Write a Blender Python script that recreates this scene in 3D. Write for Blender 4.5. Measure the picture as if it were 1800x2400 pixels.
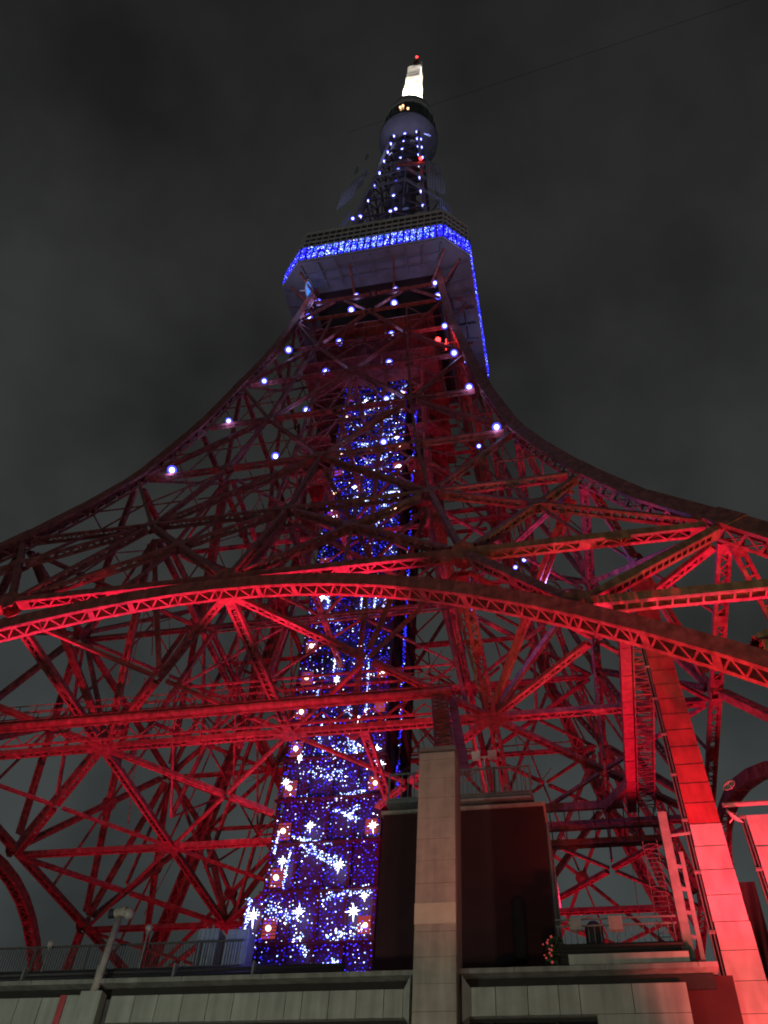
import bpy, math, random
import numpy as np
from mathutils import Matrix, Vector

# ------------------------------------------------------------------ clear
for o in list(bpy.data.objects):
    bpy.data.objects.remove(o)
scene = bpy.context.scene
C = scene.collection
random.seed(7)
rng = np.random.default_rng(7)
PI = math.pi

# ------------------------------------------------------------------ camera
CAM_F, CAM_YAW, CAM_PITCH, CAM_ROLL = 2081.08, -15.20036, 49.11455, 4.84547
CAM_POS = (23.0306, -77.6181, 1.7)
def cam_axes():
    y, p, r = (math.radians(a) for a in (CAM_YAW, CAM_PITCH, CAM_ROLL))
    fwd = Vector((math.sin(y)*math.cos(p), math.cos(y)*math.cos(p), math.sin(p)))
    right = Vector((math.cos(y), -math.sin(y), 0))
    up = right.cross(fwd)
    return right*math.cos(r)+up*math.sin(r), -right*math.sin(r)+up*math.cos(r), fwd
cam_data = bpy.data.cameras.new('camera')
cam = bpy.data.objects.new('camera', cam_data)
C.objects.link(cam)
_r, _u, _f = cam_axes()
M = Matrix.Identity(4)
for i in range(3):
    M[i][0], M[i][1], M[i][2], M[i][3] = _r[i], _u[i], -_f[i], CAM_POS[i]
cam.matrix_world = M
cam_data.sensor_fit = 'VERTICAL'
cam_data.sensor_height = 24.0
cam_data.lens = 24.0*CAM_F/2400.0
cam_data.clip_start = 0.1
cam_data.clip_end = 6000
scene.camera = cam

# ------------------------------------------------------------------ world: overcast city night
world = bpy.data.worlds.new('World')
scene.world = world
world.use_nodes = True
nt = world.node_tree
nt.nodes.clear()
def N(tree, kind, **kw):
    n = tree.nodes.new(kind)
    for k, v in kw.items():
        setattr(n, k, v)
    return n
wo = N(nt, 'ShaderNodeOutputWorld'); bg = N(nt, 'ShaderNodeBackground')
tc = N(nt, 'ShaderNodeTexCoord'); sep = N(nt, 'ShaderNodeSeparateXYZ')
ramp = N(nt, 'ShaderNodeValToRGB')
e = ramp.color_ramp.elements
e[0].position = 0.0; e[0].color = (0.060, 0.071, 0.071, 1)
e[1].position = 1.0; e[1].color = (0.0150, 0.0150, 0.0150, 1)
for pos, col in ((0.35, (0.046, 0.054, 0.054, 1)), (0.55, (0.040, 0.045, 0.045, 1)), (0.75, (0.0275, 0.0290, 0.0282, 1)), (0.92, (0.0190, 0.0193, 0.0190, 1))):
    q = ramp.color_ramp.elements.new(pos); q.color = col
noise = N(nt, 'ShaderNodeTexNoise'); noise.inputs['Scale'].default_value = 4.6
noise.inputs['Detail'].default_value = 4.0; noise.inputs['Roughness'].default_value = 0.5
cr = N(nt, 'ShaderNodeMapRange'); cr.inputs['From Min'].default_value = 0.3; cr.inputs['From Max'].default_value = 0.7
cr.inputs['To Min'].default_value = 0.60; cr.inputs['To Max'].default_value = 1.34
mul = N(nt, 'ShaderNodeVectorMath', operation='SCALE')
nt.links.new(tc.outputs['Generated'], sep.inputs[0]); nt.links.new(sep.outputs['Z'], ramp.inputs['Fac'])
nt.links.new(tc.outputs['Generated'], noise.inputs['Vector']); nt.links.new(noise.outputs['Fac'], cr.inputs['Value'])
nt.links.new(ramp.outputs['Color'], mul.inputs[0]); nt.links.new(cr.outputs['Result'], mul.inputs['Scale'])
nt.links.new(mul.outputs[0], bg.inputs['Color']); bg.inputs['Strength'].default_value = 1.0
nt.links.new(bg.outputs[0], wo.inputs['Surface'])

# ------------------------------------------------------------------ exposure, renderer
vs = scene.view_settings
vs.view_transform = 'Standard'; vs.look = 'None'; vs.exposure = 0.0; vs.gamma = 1.0
scene.render.engine = 'CYCLES'
cy = scene.cycles
cy.use_denoising = True
cy.max_bounces = 4; cy.diffuse_bounces = 2; cy.glossy_bounces = 2; cy.transmission_bounces = 2
cy.sample_clamp_indirect = 2.0; cy.sample_clamp_direct = 0.0
cy.use_light_tree = True
cy.pixel_filter_type = 'BLACKMAN_HARRIS'; cy.filter_width = 1.9
scene.render.film_transparent = False

# ------------------------------------------------------------------ lamps of the place, with added fill lights
RED = (1.0, 0.035, 0.14)
def lamp(name, kind, loc, power, color, target=None, size=0.6, angle=120, blend=0.6):
    d = bpy.data.lights.new(name, kind)
    d.energy = power; d.color = color
    if kind == 'SPOT':
        d.spot_size = math.radians(angle); d.spot_blend = blend
    if kind in ('SPOT', 'POINT'):
        d.shadow_soft_size = size
    o = bpy.data.objects.new(name, d); C.objects.link(o)
    o.location = loc
    if target is not None:
        v = Vector(target)-Vector(loc)
        o.rotation_euler = v.to_track_quat('-Z', 'Y').to_euler()
    return o
# red floodlights on the terrace roof among the legs
RED_FLOODS = [
    # aimed at the soffit of the front arch
    ((-16, -14, 17.5), 125000, (-13, -38, 41), 37), ((7, -16, 17.5), 120000, (5, -37.5, 43), 36), ((22, -18, 17.5), 30000, (22, -40, 36), 36),
    # aimed at the bracing floor over the terrace
    ((-18, -36, 17.5), 28000, (-15, -11, 46), 52), ((3, -36, 17.5), 38000, (3, -11, 46), 52), ((20, -37, 17.5), 28000, (20, -10, 46), 50),
    # side and rear legs
    ((-30, 4, 17.5), 5000, (-26, 16, 60), 80), ((24, 6, 17.5), 22000, (30, 22, 60), 80), ((-20, 26, 17.5), 7000, (-14, 36, 60), 80), ((14, 26, 17.5), 9000, (12, 36, 60), 80),
    # right leg webs
    ((34, -24, 17.5), 44000, (31, -38, 40), 44), ((24, -14, 17.5), 28000, (29, -22, 50), 46),
    # up the inside of the tower
    ((9, -12, 20), 12000, (6, -4, 95), 44), ((-12, -8, 20), 10000, (-12, -6, 80), 44),
]
for loc, p, tg, an_ in RED_FLOODS:
    lamp('red_floodlight', 'SPOT', loc, p, RED, tg, 0.5, an_, 0.55)
# unseen blue points: shaft LED glow, right leg; added fill for terrace and screens
BLUE = (0.22, 0.22, 1.0)
for loc, p in (((10.5, -44.1, 17.3), 30), ((-14, -11, 186), 420), ((13, -9, 188), 420),
               ((23, -22, 56), 1100), ((1, -9, 36), 150), ((1, -9, 50), 150), ((1, -9, 68), 150), ((1, -9, 95), 140), ((-6, -30, 17.0), 150)):
    lamp('blue_point', 'POINT', loc, p, BLUE, size=0.4)
for loc, p in (((14.5, -16.2, 137.5), 330), ((-13.5, -16, 137.5), 330), ((16.8, 2, 137.5), 330), ((-15.5, 8, 136), 300)):  # unseen points carrying the lamp rows' light onto the deck soffit
    lamp('violet_fill', 'POINT', loc, p, (0.48, 0.46, 0.90), size=0.4)
for loc in ((7, -8, 233), (-6.5, -8, 233), (-15, -12, 192), (14, -11, 194), (0, -15, 180)):  # added unseen fill for the top deck soffit and the antenna screens
    lamp('violet_fill', 'POINT', loc, 900, (0.45, 0.45, 0.9), size=0.4)
# white floodlights at the foot of the antenna
for a in range(6):
    t = a*PI/3+0.3
    lamp('antenna_floodlight', 'SPOT', (5.2*math.cos(t), 5.2*math.sin(t), 269.0), 130000, (1.0, 0.93, 0.8), (0.6*math.cos(t), 0.6*math.sin(t), 318), 0.3, 60, 0.5)
# street lamps below: greenish white on the left, warm on the right
lamp('street_lamp', 'POINT', (4, -66, 5.5), 3300, (0.90, 1.0, 0.80), size=0.5)
lamp('street_lamp', 'POINT', (23, -64, 5.5), 1400, (1.0, 0.72, 0.52), size=0.5)
lamp('street_lamp', 'SPOT', (52, -62, 6.0), 17000, (0.34, 1.0, 0.30), (38, -45, 29), 0.5, 24, 0.8)
# red floodlight in front of the clad ducts
lamp('red_floodlight', 'SPOT', (32, -55, 6), 21000, (1.0, 0.10, 0.09), (29.5, -41.5, 17.5), 0.4, 48, 0.9)
lamp('red_floodlight', 'SPOT', (29.2, -51, 9), 34000, (1.0, 0.03, 0.075), (28.6, -37.5, 32), 0.4, 44, 0.9)
lamp('red_floodlight', 'SPOT', (21.5, -56, 8), 2600, (1.0, 0.10, 0.08), (17.6, -45.6, 23), 0.4, 46, 0.9)  # unseen red spot added to tint the upper pillar
# added unseen neutral spots that brighten the front steel and both decks
lamp('front_fill_spot', 'SPOT', (14, -100, 3), 3000, (0.95, 0.95, 0.85), (0, -20, 80), 0.6, 80, 0.8)
lamp('front_fill_spot', 'SPOT', (14, -110, 3), 55000, (1.0, 0.95, 0.85), (0, -16, 160), 0.6, 17, 0.5)
lamp('front_fill_spot', 'SPOT', (14, -110, 3), 170000, (1.0, 0.95, 0.85), (0, -7, 262), 0.6, 6, 0.5)
lamp('red_beacon_light', 'POINT', (12.6, -15.0, 113.2), 500, (1, 0.05, 0.03), size=0.2)

# ------------------------------------------------------------------ materials
MATS = {}
def mat(name, color, rough=0.6, metal=0.0, var=0.18, scale=3.0, bump=0.0, spec=0.4, streak=0.0):
    m = bpy.data.materials.new(name); m.use_nodes = True
    t = m.node_tree; b = t.nodes['Principled BSDF']
    b.inputs['Roughness'].default_value = rough; b.inputs['Metallic'].default_value = metal
    b.inputs['Specular IOR Level'].default_value = spec
    co = N(t, 'ShaderNodeTexCoord'); no = N(t, 'ShaderNodeTexNoise')
    no.inputs['Scale'].default_value = scale; no.inputs['Detail'].default_value = 5.0
    t.links.new(co.outputs['Object'], no.inputs['Vector'])
    rp = N(t, 'ShaderNodeValToRGB')
    c0 = tuple(max(0, c*(1-var)) for c in color)+(1,); c1 = tuple(min(1, c*(1+var)) for c in color)+(1,)
    rp.color_ramp.elements[0].position = 0.3; rp.color_ramp.elements[0].color = c0
    rp.color_ramp.elements[1].position = 0.7; rp.color_ramp.elements[1].color = c1
    t.links.new(no.outputs['Fac'], rp.inputs['Fac']); t.links.new(rp.outputs['Color'], b.inputs['Base Color'])
    if streak:                                          # rain streaks and grime
        mp = N(t, 'ShaderNodeMapping'); mp.inputs['Scale'].default_value = (2.6, 2.6, 0.22)
        n2 = N(t, 'ShaderNodeTexNoise'); n2.inputs['Scale'].default_value = 1.0; n2.inputs['Detail'].default_value = 6.0
        mr = N(t, 'ShaderNodeMapRange'); mr.inputs['From Min'].default_value = 0.35; mr.inputs['From Max'].default_value = 0.65
        mr.inputs['To Min'].default_value = 1.0-streak; mr.inputs['To Max'].default_value = 1.0
        vm = N(t, 'ShaderNodeVectorMath', operation='SCALE')
        t.links.new(co.outputs['Object'], mp.inputs['Vector']); t.links.new(mp.outputs[0], n2.inputs['Vector']); t.links.new(n2.outputs['Fac'], mr.inputs['Value'])
        t.links.new(rp.outputs['Color'], vm.inputs[0]); t.links.new(mr.outputs['Result'], vm.inputs['Scale']); t.links.new(vm.outputs[0], b.inputs['Base Color'])
    if bump:
        bp = N(t, 'ShaderNodeBump'); bp.inputs['Strength'].default_value = bump
        t.links.new(no.outputs['Fac'], bp.inputs['Height']); t.links.new(bp.outputs[0], b.inputs['Normal'])
    MATS[name] = m
    return m
def glow(name, color, strength, sample=False):
    m = bpy.data.materials.new(name); m.use_nodes = True
    t = m.node_tree; t.nodes.clear()
    o = N(t, 'ShaderNodeOutputMaterial'); em = N(t, 'ShaderNodeEmission')
    em.inputs['Color'].default_value = tuple(color)+(1,); em.inputs['Strength'].default_value = strength
    t.links.new(em.outputs[0], o.inputs['Surface'])
    m.cycles.emission_sampling = 'AUTO' if sample else 'NONE'
    MATS[name] = m
    return m
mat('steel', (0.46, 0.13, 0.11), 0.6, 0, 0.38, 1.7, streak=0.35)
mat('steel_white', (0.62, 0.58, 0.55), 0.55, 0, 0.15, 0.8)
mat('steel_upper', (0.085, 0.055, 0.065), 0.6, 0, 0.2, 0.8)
mat('deck_white', (0.22, 0.22, 0.27), 0.6, 0, 0.12, 0.6)
mat('mullion', (0.6, 0.6, 0.58), 0.5)
mat('dark_glass', (0.012, 0.014, 0.02), 0.12, 0, 0.2, 1.0)
mat('dark_metal', (0.03, 0.03, 0.035), 0.5)
mat('shaft_dark', (0.05, 0.04, 0.12), 0.6)
mat('shaft_red', (0.06, 0.02, 0.022), 0.6)
mat('fascia', (0.47, 0.48, 0.43), 0.55, 0, 0.10, 1.5, 0.02, streak=0.3)
mat('pillar_tile', (0.50, 0.45, 0.38), 0.6, 0, 0.12, 2.0, 0.03, streak=0.28)
mat('pillar_tile_pale', (0.66, 0.62, 0.48), 0.6, 0, 0.08, 2.0)
mat('joint', (0.10, 0.10, 0.09), 0.8)
mat('concrete', (0.33, 0.33, 0.30), 0.8, 0, 0.15, 1.5, 0.1, streak=0.35)
mat('dark_rail', (0.10, 0.09, 0.09), 0.5)
mat('matt_black', (0.03, 0.028, 0.027), 0.8)
mat('plant_wall', (0.06, 0.018, 0.02), 0.75, 0, 0.2, 0.7)
mat('duct_white', (0.74, 0.69, 0.66), 0.5, 0, 0.08, 1.0, streak=0.22)
mat('duct_red', (0.62, 0.10, 0.115), 0.5, 0, 0.12, 1.0, streak=0.3)
mat('galvanised', (0.30, 0.31, 0.29), 0.45, 0.4, 0.15, 4)
mat('green_metal', (0.22, 0.30, 0.25), 0.55, 0.1, 0.15, 3)
mat('tank_blue', (0.30, 0.36, 0.50), 0.5)
mat('lamp_white', (0.75, 0.72, 0.68), 0.4)
mat('pole_paint', (0.42, 0.37, 0.34), 0.5)
mat('asphalt', (0.05, 0.05, 0.052), 0.85, 0, 0.25, 2.0, 0.2)
mat('foliage', (0.05, 0.08, 0.035), 0.7, 0, 0.3, 6)
glow('lamp_core', (0.55, 0.62, 1.0), 4.2)
glow('lamp_halo', (0.08, 0.08, 1.0), 1.8)  # emissive blue imitating the halo around a lamp
glow('led_blue', (0.03, 0.03, 1.0), 3.6)
glow('led_deep', (0.02, 0.01, 1.0), 1.1)
glow('led_ice', (0.35, 0.50, 1.0), 5.0)
glow('led_white', (0.78, 0.82, 1.0), 7.0)
glow('led_cyan', (0.10, 0.55, 0.8), 1.6)
glow('lantern', (1.0, 0.62, 0.42), 4.5)
glow('lantern_red', (1.0, 0.13, 0.12), 0.34)
glow('beacon', (1.0, 0.03, 0.03), 8.0)
glow('deck_light', (1.0, 0.55, 0.25), 3.5)
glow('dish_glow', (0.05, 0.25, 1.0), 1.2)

# ------------------------------------------------------------------ mesh builder
V3 = lambda *a: np.array(a, float)
def unit(v):
    v = np.asarray(v, float); return v/np.linalg.norm(v)
BOXF = ((0, 1, 3, 2), (4, 6, 7, 5), (0, 4, 5, 1), (2, 3, 7, 6), (0, 2, 6, 4), (1, 5, 7, 3))
class MB:
    def __init__(self, *mats):
        self.v = []; self.f = []; self.m = []; self.mats = mats; self.n = 0
    def add(self, verts, faces, mi=0):
        k = self.n
        self.v.extend([tuple(map(float, p)) for p in verts]); self.n += len(verts)
        self.f.extend([tuple(i+k for i in f) for f in faces]); self.m.extend([mi]*len(faces))
    def obox(self, c, a, b, d, mi=0):           # centre and three half vectors
        c = np.asarray(c, float)
        vs_ = [c+sa*a+sb*b+sd*d for sa in (-1, 1) for sb in (-1, 1) for sd in (-1, 1)]
        self.add(vs_, BOXF, mi)
    def box(self, x0, x1, y0, y1, z0, z1, mi=0):
        self.obox(((x0+x1)/2, (y0+y1)/2, (z0+z1)/2), V3((x1-x0)/2, 0, 0), V3(0, (y1-y0)/2, 0), V3(0, 0, (z1-z0)/2), mi)
    def bar(self, p0, p1, w, h=None, up=(0, 0, 1), mi=0):
        p0 = np.asarray(p0, float); p1 = np.asarray(p1, float); h = h or w
        a = p1-p0; L = np.linalg.norm(a)
        if L < 1e-6: return
        a = a/L; up = np.asarray(up, float)
        if abs(a@up) > 0.97: up = V3(0, 1, 0) if abs(a[1]) < 0.9 else V3(1, 0, 0)
        s = unit(np.cross(a, up)); t = np.cross(s, a)
        self.obox((p0+p1)/2, a*L/2, s*w/2, t*h/2, mi)
    def tube(self, p0, p1, r0, r1=None, n=8, mi=0, cap=True):
        p0 = np.asarray(p0, float); p1 = np.asarray(p1, float); r1 = r0 if r1 is None else r1
        a = unit(p1-p0); ref = V3(0, 0, 1) if abs(a[2]) < 0.9 else V3(1, 0, 0)
        s = unit(np.cross(a, ref)); t = np.cross(s, a); vs_ = []
        for p, r in ((p0, r0), (p1, r1)):
            for i in range(n):
                q = 2*PI*i/n; vs_.append(p+r*(math.cos(q)*s+math.sin(q)*t))
        fs = [(i, (i+1) % n, n+(i+1) % n, n+i) for i in range(n)]
        if cap: fs += [tuple(range(n-1, -1, -1)), tuple(range(n, 2*n))]
        self.add(vs_, fs, mi)
    def lathe(self, prof, c=(0, 0, 0), n=32, mi=0, mis=None):
        vs_ = []; fs = []
        for r, z in prof:
            for i in range(n):
                q = 2*PI*i/n; vs_.append((c[0]+r*math.cos(q), c[1]+r*math.sin(q), c[2]+z))
        for j in range(len(prof)-1):
            for i in range(n):
                fs.append((j*n+i, j*n+(i+1) % n, (j+1)*n+(i+1) % n, (j+1)*n+i))
        k0 = len(self.m)
        self.add(vs_, fs, mi)
        if mis:
            for j in range(len(prof)-1):
                for i in range(n): self.m[k0+j*n+i] = mis[j]
    def ball(self, c, r, axis=(0, 0, 1), n=10, m=5, mi=0, half=False, sz=1.0):
        axis = unit(axis); ref = V3(0, 0, 1) if abs(axis[2]) < 0.9 else V3(1, 0, 0)
        s = unit(np.cross(axis, ref)); t = np.cross(s, axis); c = np.asarray(c, float)
        vs_ = []; top = PI/2 if half else PI
        for j in range(m+1):
            th = top*j/m+1e-3
            for i in range(n):
                q = 2*PI*i/n
                vs_.append(c+r*(math.sin(th)*(math.cos(q)*s+math.sin(q)*t)+sz*math.cos(th)*axis))
        fs = [(j*n+i, j*n+(i+1) % n, (j+1)*n+(i+1) % n, (j+1)*n+i) for j in range(m) for i in range(n)]
        self.add(vs_, fs, mi)
    def led(self, c, r, mi=0):
        c = np.asarray(c, float)
        vs_ = [c+V3(r, 0, 0), c-V3(r, 0, 0), c+V3(0, r, 0), c-V3(0, r, 0), c+V3(0, 0, r), c-V3(0, 0, r)]
        self.add(vs_, [(0, 2, 4), (2, 1, 4), (1, 3, 4), (3, 0, 4), (2, 0, 5), (1, 2, 5), (3, 1, 5), (0, 3, 5)], mi)
    def mesh(self, name, smooth=False):
        me = bpy.data.meshes.new(name)
        me.from_pydata(self.v, [], self.f)
        for m in self.mats: me.materials.append(MATS[m])
        me.polygons.foreach_set('material_index', self.m)
        if smooth: me.polygons.foreach_set('use_smooth', [True]*len(self.f))
        me.update()
        return me
    def build(self, name, parent=None, smooth=False):
        o = bpy.data.objects.new(name, self.mesh(name, smooth)); C.objects.link(o)
        if parent is not None: o.parent = parent
        return o
def empty(name, parent=None, loc=(0, 0, 0)):
    o = bpy.data.objects.new(name, None); C.objects.link(o)
    o.location = loc; o.empty_display_size = 0.5
    if parent is not None: o.parent = parent
    return o
def tag(o, label=None, cat=None, group=None, kind=None):
    if label: o['label'] = label
    if cat: o['category'] = cat
    if group: o['group'] = group
    if kind: o['kind'] = kind
    return o

# ================================================================== ground
g = MB('asphalt'); g.add([(-2500, -2500, 0), (2500, -2500, 0), (2500, 2500, 0), (-2500, 2500, 0)], [(0, 1, 2, 3)])
tag(g.build('ground'), kind='structure', label='dark asphalt ground around the tower', cat='ground')

# ================================================================== TOWER
tower = empty('lattice_tower')
tag(tower, 'tall red lattice steel tower with arches, observation decks and a bright antenna', 'tower')
ZW = [0, 43, 47, 53, 62, 64, 70, 79.5, 93.5, 106.6, 118.5, 130.5, 138, 145, 170, 183, 203.4, 221.5, 243, 250]
WW = [58, 37.0, 35.0, 31.8, 27.9, 27.1, 24.8, 21.6, 18.3, 15.9, 13.8, 12.2, 11.4, 10.7, 8.2, 7.0, 5.7, 4.7, 3.5, 3.3]
def W(z): return float(np.interp(z, ZW, WW))
def rot(k):
    c_, s_ = [(1, 0), (0, 1), (-1, 0), (0, -1)][k % 4]
    return np.array([[c_, -s_, 0], [s_, c_, 0], [0, 0, 1]], float)
ROT = [rot(k) for k in range(4)]
def FP(k, u, z, inset=0.0): return ROT[k] @ V3(u, -W(z)+inset, z)       # point on face k
def slope_n(k, z):                                                    # outward face normal
    d = (W(z+1)-W(z-1))/2
    return ROT[k] @ unit(V3(0, -1, -d) if False else V3(0, -1, d*-1.0) * V3(1, 1, -1))

def girder_mesh(mb, p0, p1, nrm, wn, hp, pitch=0.9, style='zig', t0=0.5, t1=0.5, both=True, solid=1.0, mi=0):
    p0 = np.asarray(p0, float); p1 = np.asarray(p1, float)
    a = p1-p0; L0 = np.linalg.norm(a); a = a/L0
    p0 = p0+a*t0; p1 = p1-a*t1; L = L0-t0-t1
    if L < 0.4: return
    n = np.asarray(nrm, float); n = unit(n-a*(n@a)); b = np.cross(a, n)
    c = (p0+p1)/2
    pt = 0.035
    for s in (-1, 1):                                   # two side plates
        mb.obox(c+n*s*wn/2, a*L/2, n*pt, b*hp/2, mi)
    fl = min(0.085, wn*0.12)
    for sb in ((-1, 1) if both else (-1, )):
        cb = c+b*sb*(hp/2-0.02)
        for s in (-1, 1):                               # flanges
            mb.obox(cb+n*s*(wn/2-pt-fl), a*(L/2-0.01), n*fl, b*0.03, mi)
        e0 = min(solid, L*0.12)
        for s in (-1, 1):                               # solid end plates
            mb.obox(cb+a*s*(L/2-e0/2-0.004), a*e0/2, n*(wn/2-pt-0.012), b*0.022, mi)
        Li = L-2*e0; m = max(2, int(round(Li/pitch)))
        xs = np.linspace(-Li/2, Li/2, m+1); hw = wn/2-pt-fl
        for i in range(m):
            if style == 'zig':
                sgn = 1 if i % 2 else -1
                q0 = cb+a*xs[i]+n*hw*sgn; q1 = cb+a*xs[i+1]-n*hw*sgn
                d = q1-q0; Ld = np.linalg.norm(d); d = d/Ld
                w = np.cross(d, b)
                mb.obox((q0+q1)/2, d*Ld/2, w*0.06, b*0.016, mi)
            if style == 'rung' or (i % 6 == 0 and i):
                mb.obox(cb+a*xs[i], a*0.06, n*hw, b*0.018, mi)
        if style == 'zig' and L > 12:
            mb.obox(cb, a*0.55, n*(wn/2-pt-0.012), b*0.024, mi)
STEEL = ('steel',)
def girder(name, parent, p0, p1, nrm, wn, hp, **kw):
    mb = MB(kw.pop('m', 'steel'))
    girder_mesh(mb, p0, p1, nrm, wn, hp, **kw)
    return mb.build(name, parent) if mb.n else None
def gusset(parent, p, nrm, r, off, n=8, m='steel'):
    p = np.asarray(p, float); nrm = unit(nrm)
    mb = MB(m)
    for s in (-1, 1):
        q = p+nrm*s*off
        mb.tube(q-nrm*0.025, q+nrm*0.025, r, n=n)
    mb.tube(p-nrm*off, p+nrm*off, r*0.32, n=6)
    return mb.build('gusset_plate', parent)

LV = [47, 64, 79.5, 93.5, 106.6, 118.5, 130.5, 138]
def face_normal(k, z):
    t1 = FP(k, 0, z+1)-FP(k, 0, z-1); t2 = ROT[k] @ V3(1, 0, 0)
    return unit(np.cross(t2, t1))
# --- legs
for k in range(4):
    leg = empty('leg', tower)
    zs = [0, 12, 25, 33, 40, 47, 55, 64, 72, 79.5, 93.5, 106.6, 118.5, 130.5, 138, 146]
    for z0, z1 in zip(zs[:-1], zs[1:]):
        p0 = FP(k, W(z0), z0); p1 = FP(k, W(z1), z1)
        a = unit(p1-p0); L = np.linalg.norm(p1-p0)
        n1 = ROT[k] @ V3(0, -1, 0); n2 = ROT[k] @ V3(1, 0, 0)
        n1 = unit(n1-a*(n1@a)); n2 = unit(n2-a*(n2@a)-n1*(n2@n1))
        wd = float(np.interp((z0+z1)/2, [0, 47, 80, 140], [1.75, 1.5, 1.25, 0.95]))
        mb = MB('steel'); c = (p0+p1)/2; h = wd/2; LL = L/2+0.02
        mb.obox(c+n1*h, a*LL, n1*0.04, n2*(h+0.04)); mb.obox(c+n2*h, a*LL, n2*0.04, n1*(h-0.05))
        for nn, mm in ((n1, n2), (n2, n1)):                     # inner laced sides
            cb = c-nn*(h-0.02)
            for s in (-1, 1): mb.obox(cb+mm*s*(h-0.14), a*LL, mm*0.13, nn*0.03)
            m = max(3, int(L/1.0)); xs = np.linspace(-L/2, L/2, m+1)
            for i in range(m):
                sg = 1 if i % 2 else -1
                q0 = cb+a*xs[i]+mm*(h-0.27)*sg; q1 = cb+a*xs[i+1]-mm*(h-0.27)*sg
                d = q1-q0; Ld = np.linalg.norm(d); d = d/Ld; w = np.cross(d, nn)
                mb.obox((q0+q1)/2, d*Ld/2, w*0.09, nn*0.02)
        mb.build('leg_section', leg)
    # wide cover plates at the nodes
    for z in LV:
        p = FP(k, W(z), z); wd = float(np.interp(z, [0, 47, 80, 140], [1.75, 1.5, 1.25, 0.95]))
        a = unit(FP(k, W(z+1), z+1)-FP(k, W(z-1), z-1))
        n1 = unit(ROT[k] @ V3(0, -1, 0)); n1 = unit(n1-a*(n1@a)); n2 = np.cross(n1, a)
        mb = MB('steel')
        for n_, o_ in ((n1, n2), (n2 if n2@(ROT[k]@V3(1, 0, 0)) > 0 else -n2, n1)):
            mb.obox(p+n_*(wd/2+0.07)-(ROT[k]@V3(1, 0, 0))*0*wd, a*1.5, n_*0.03, o_*(wd/2+0.10))
        mb.build('node_plate', leg)

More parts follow.
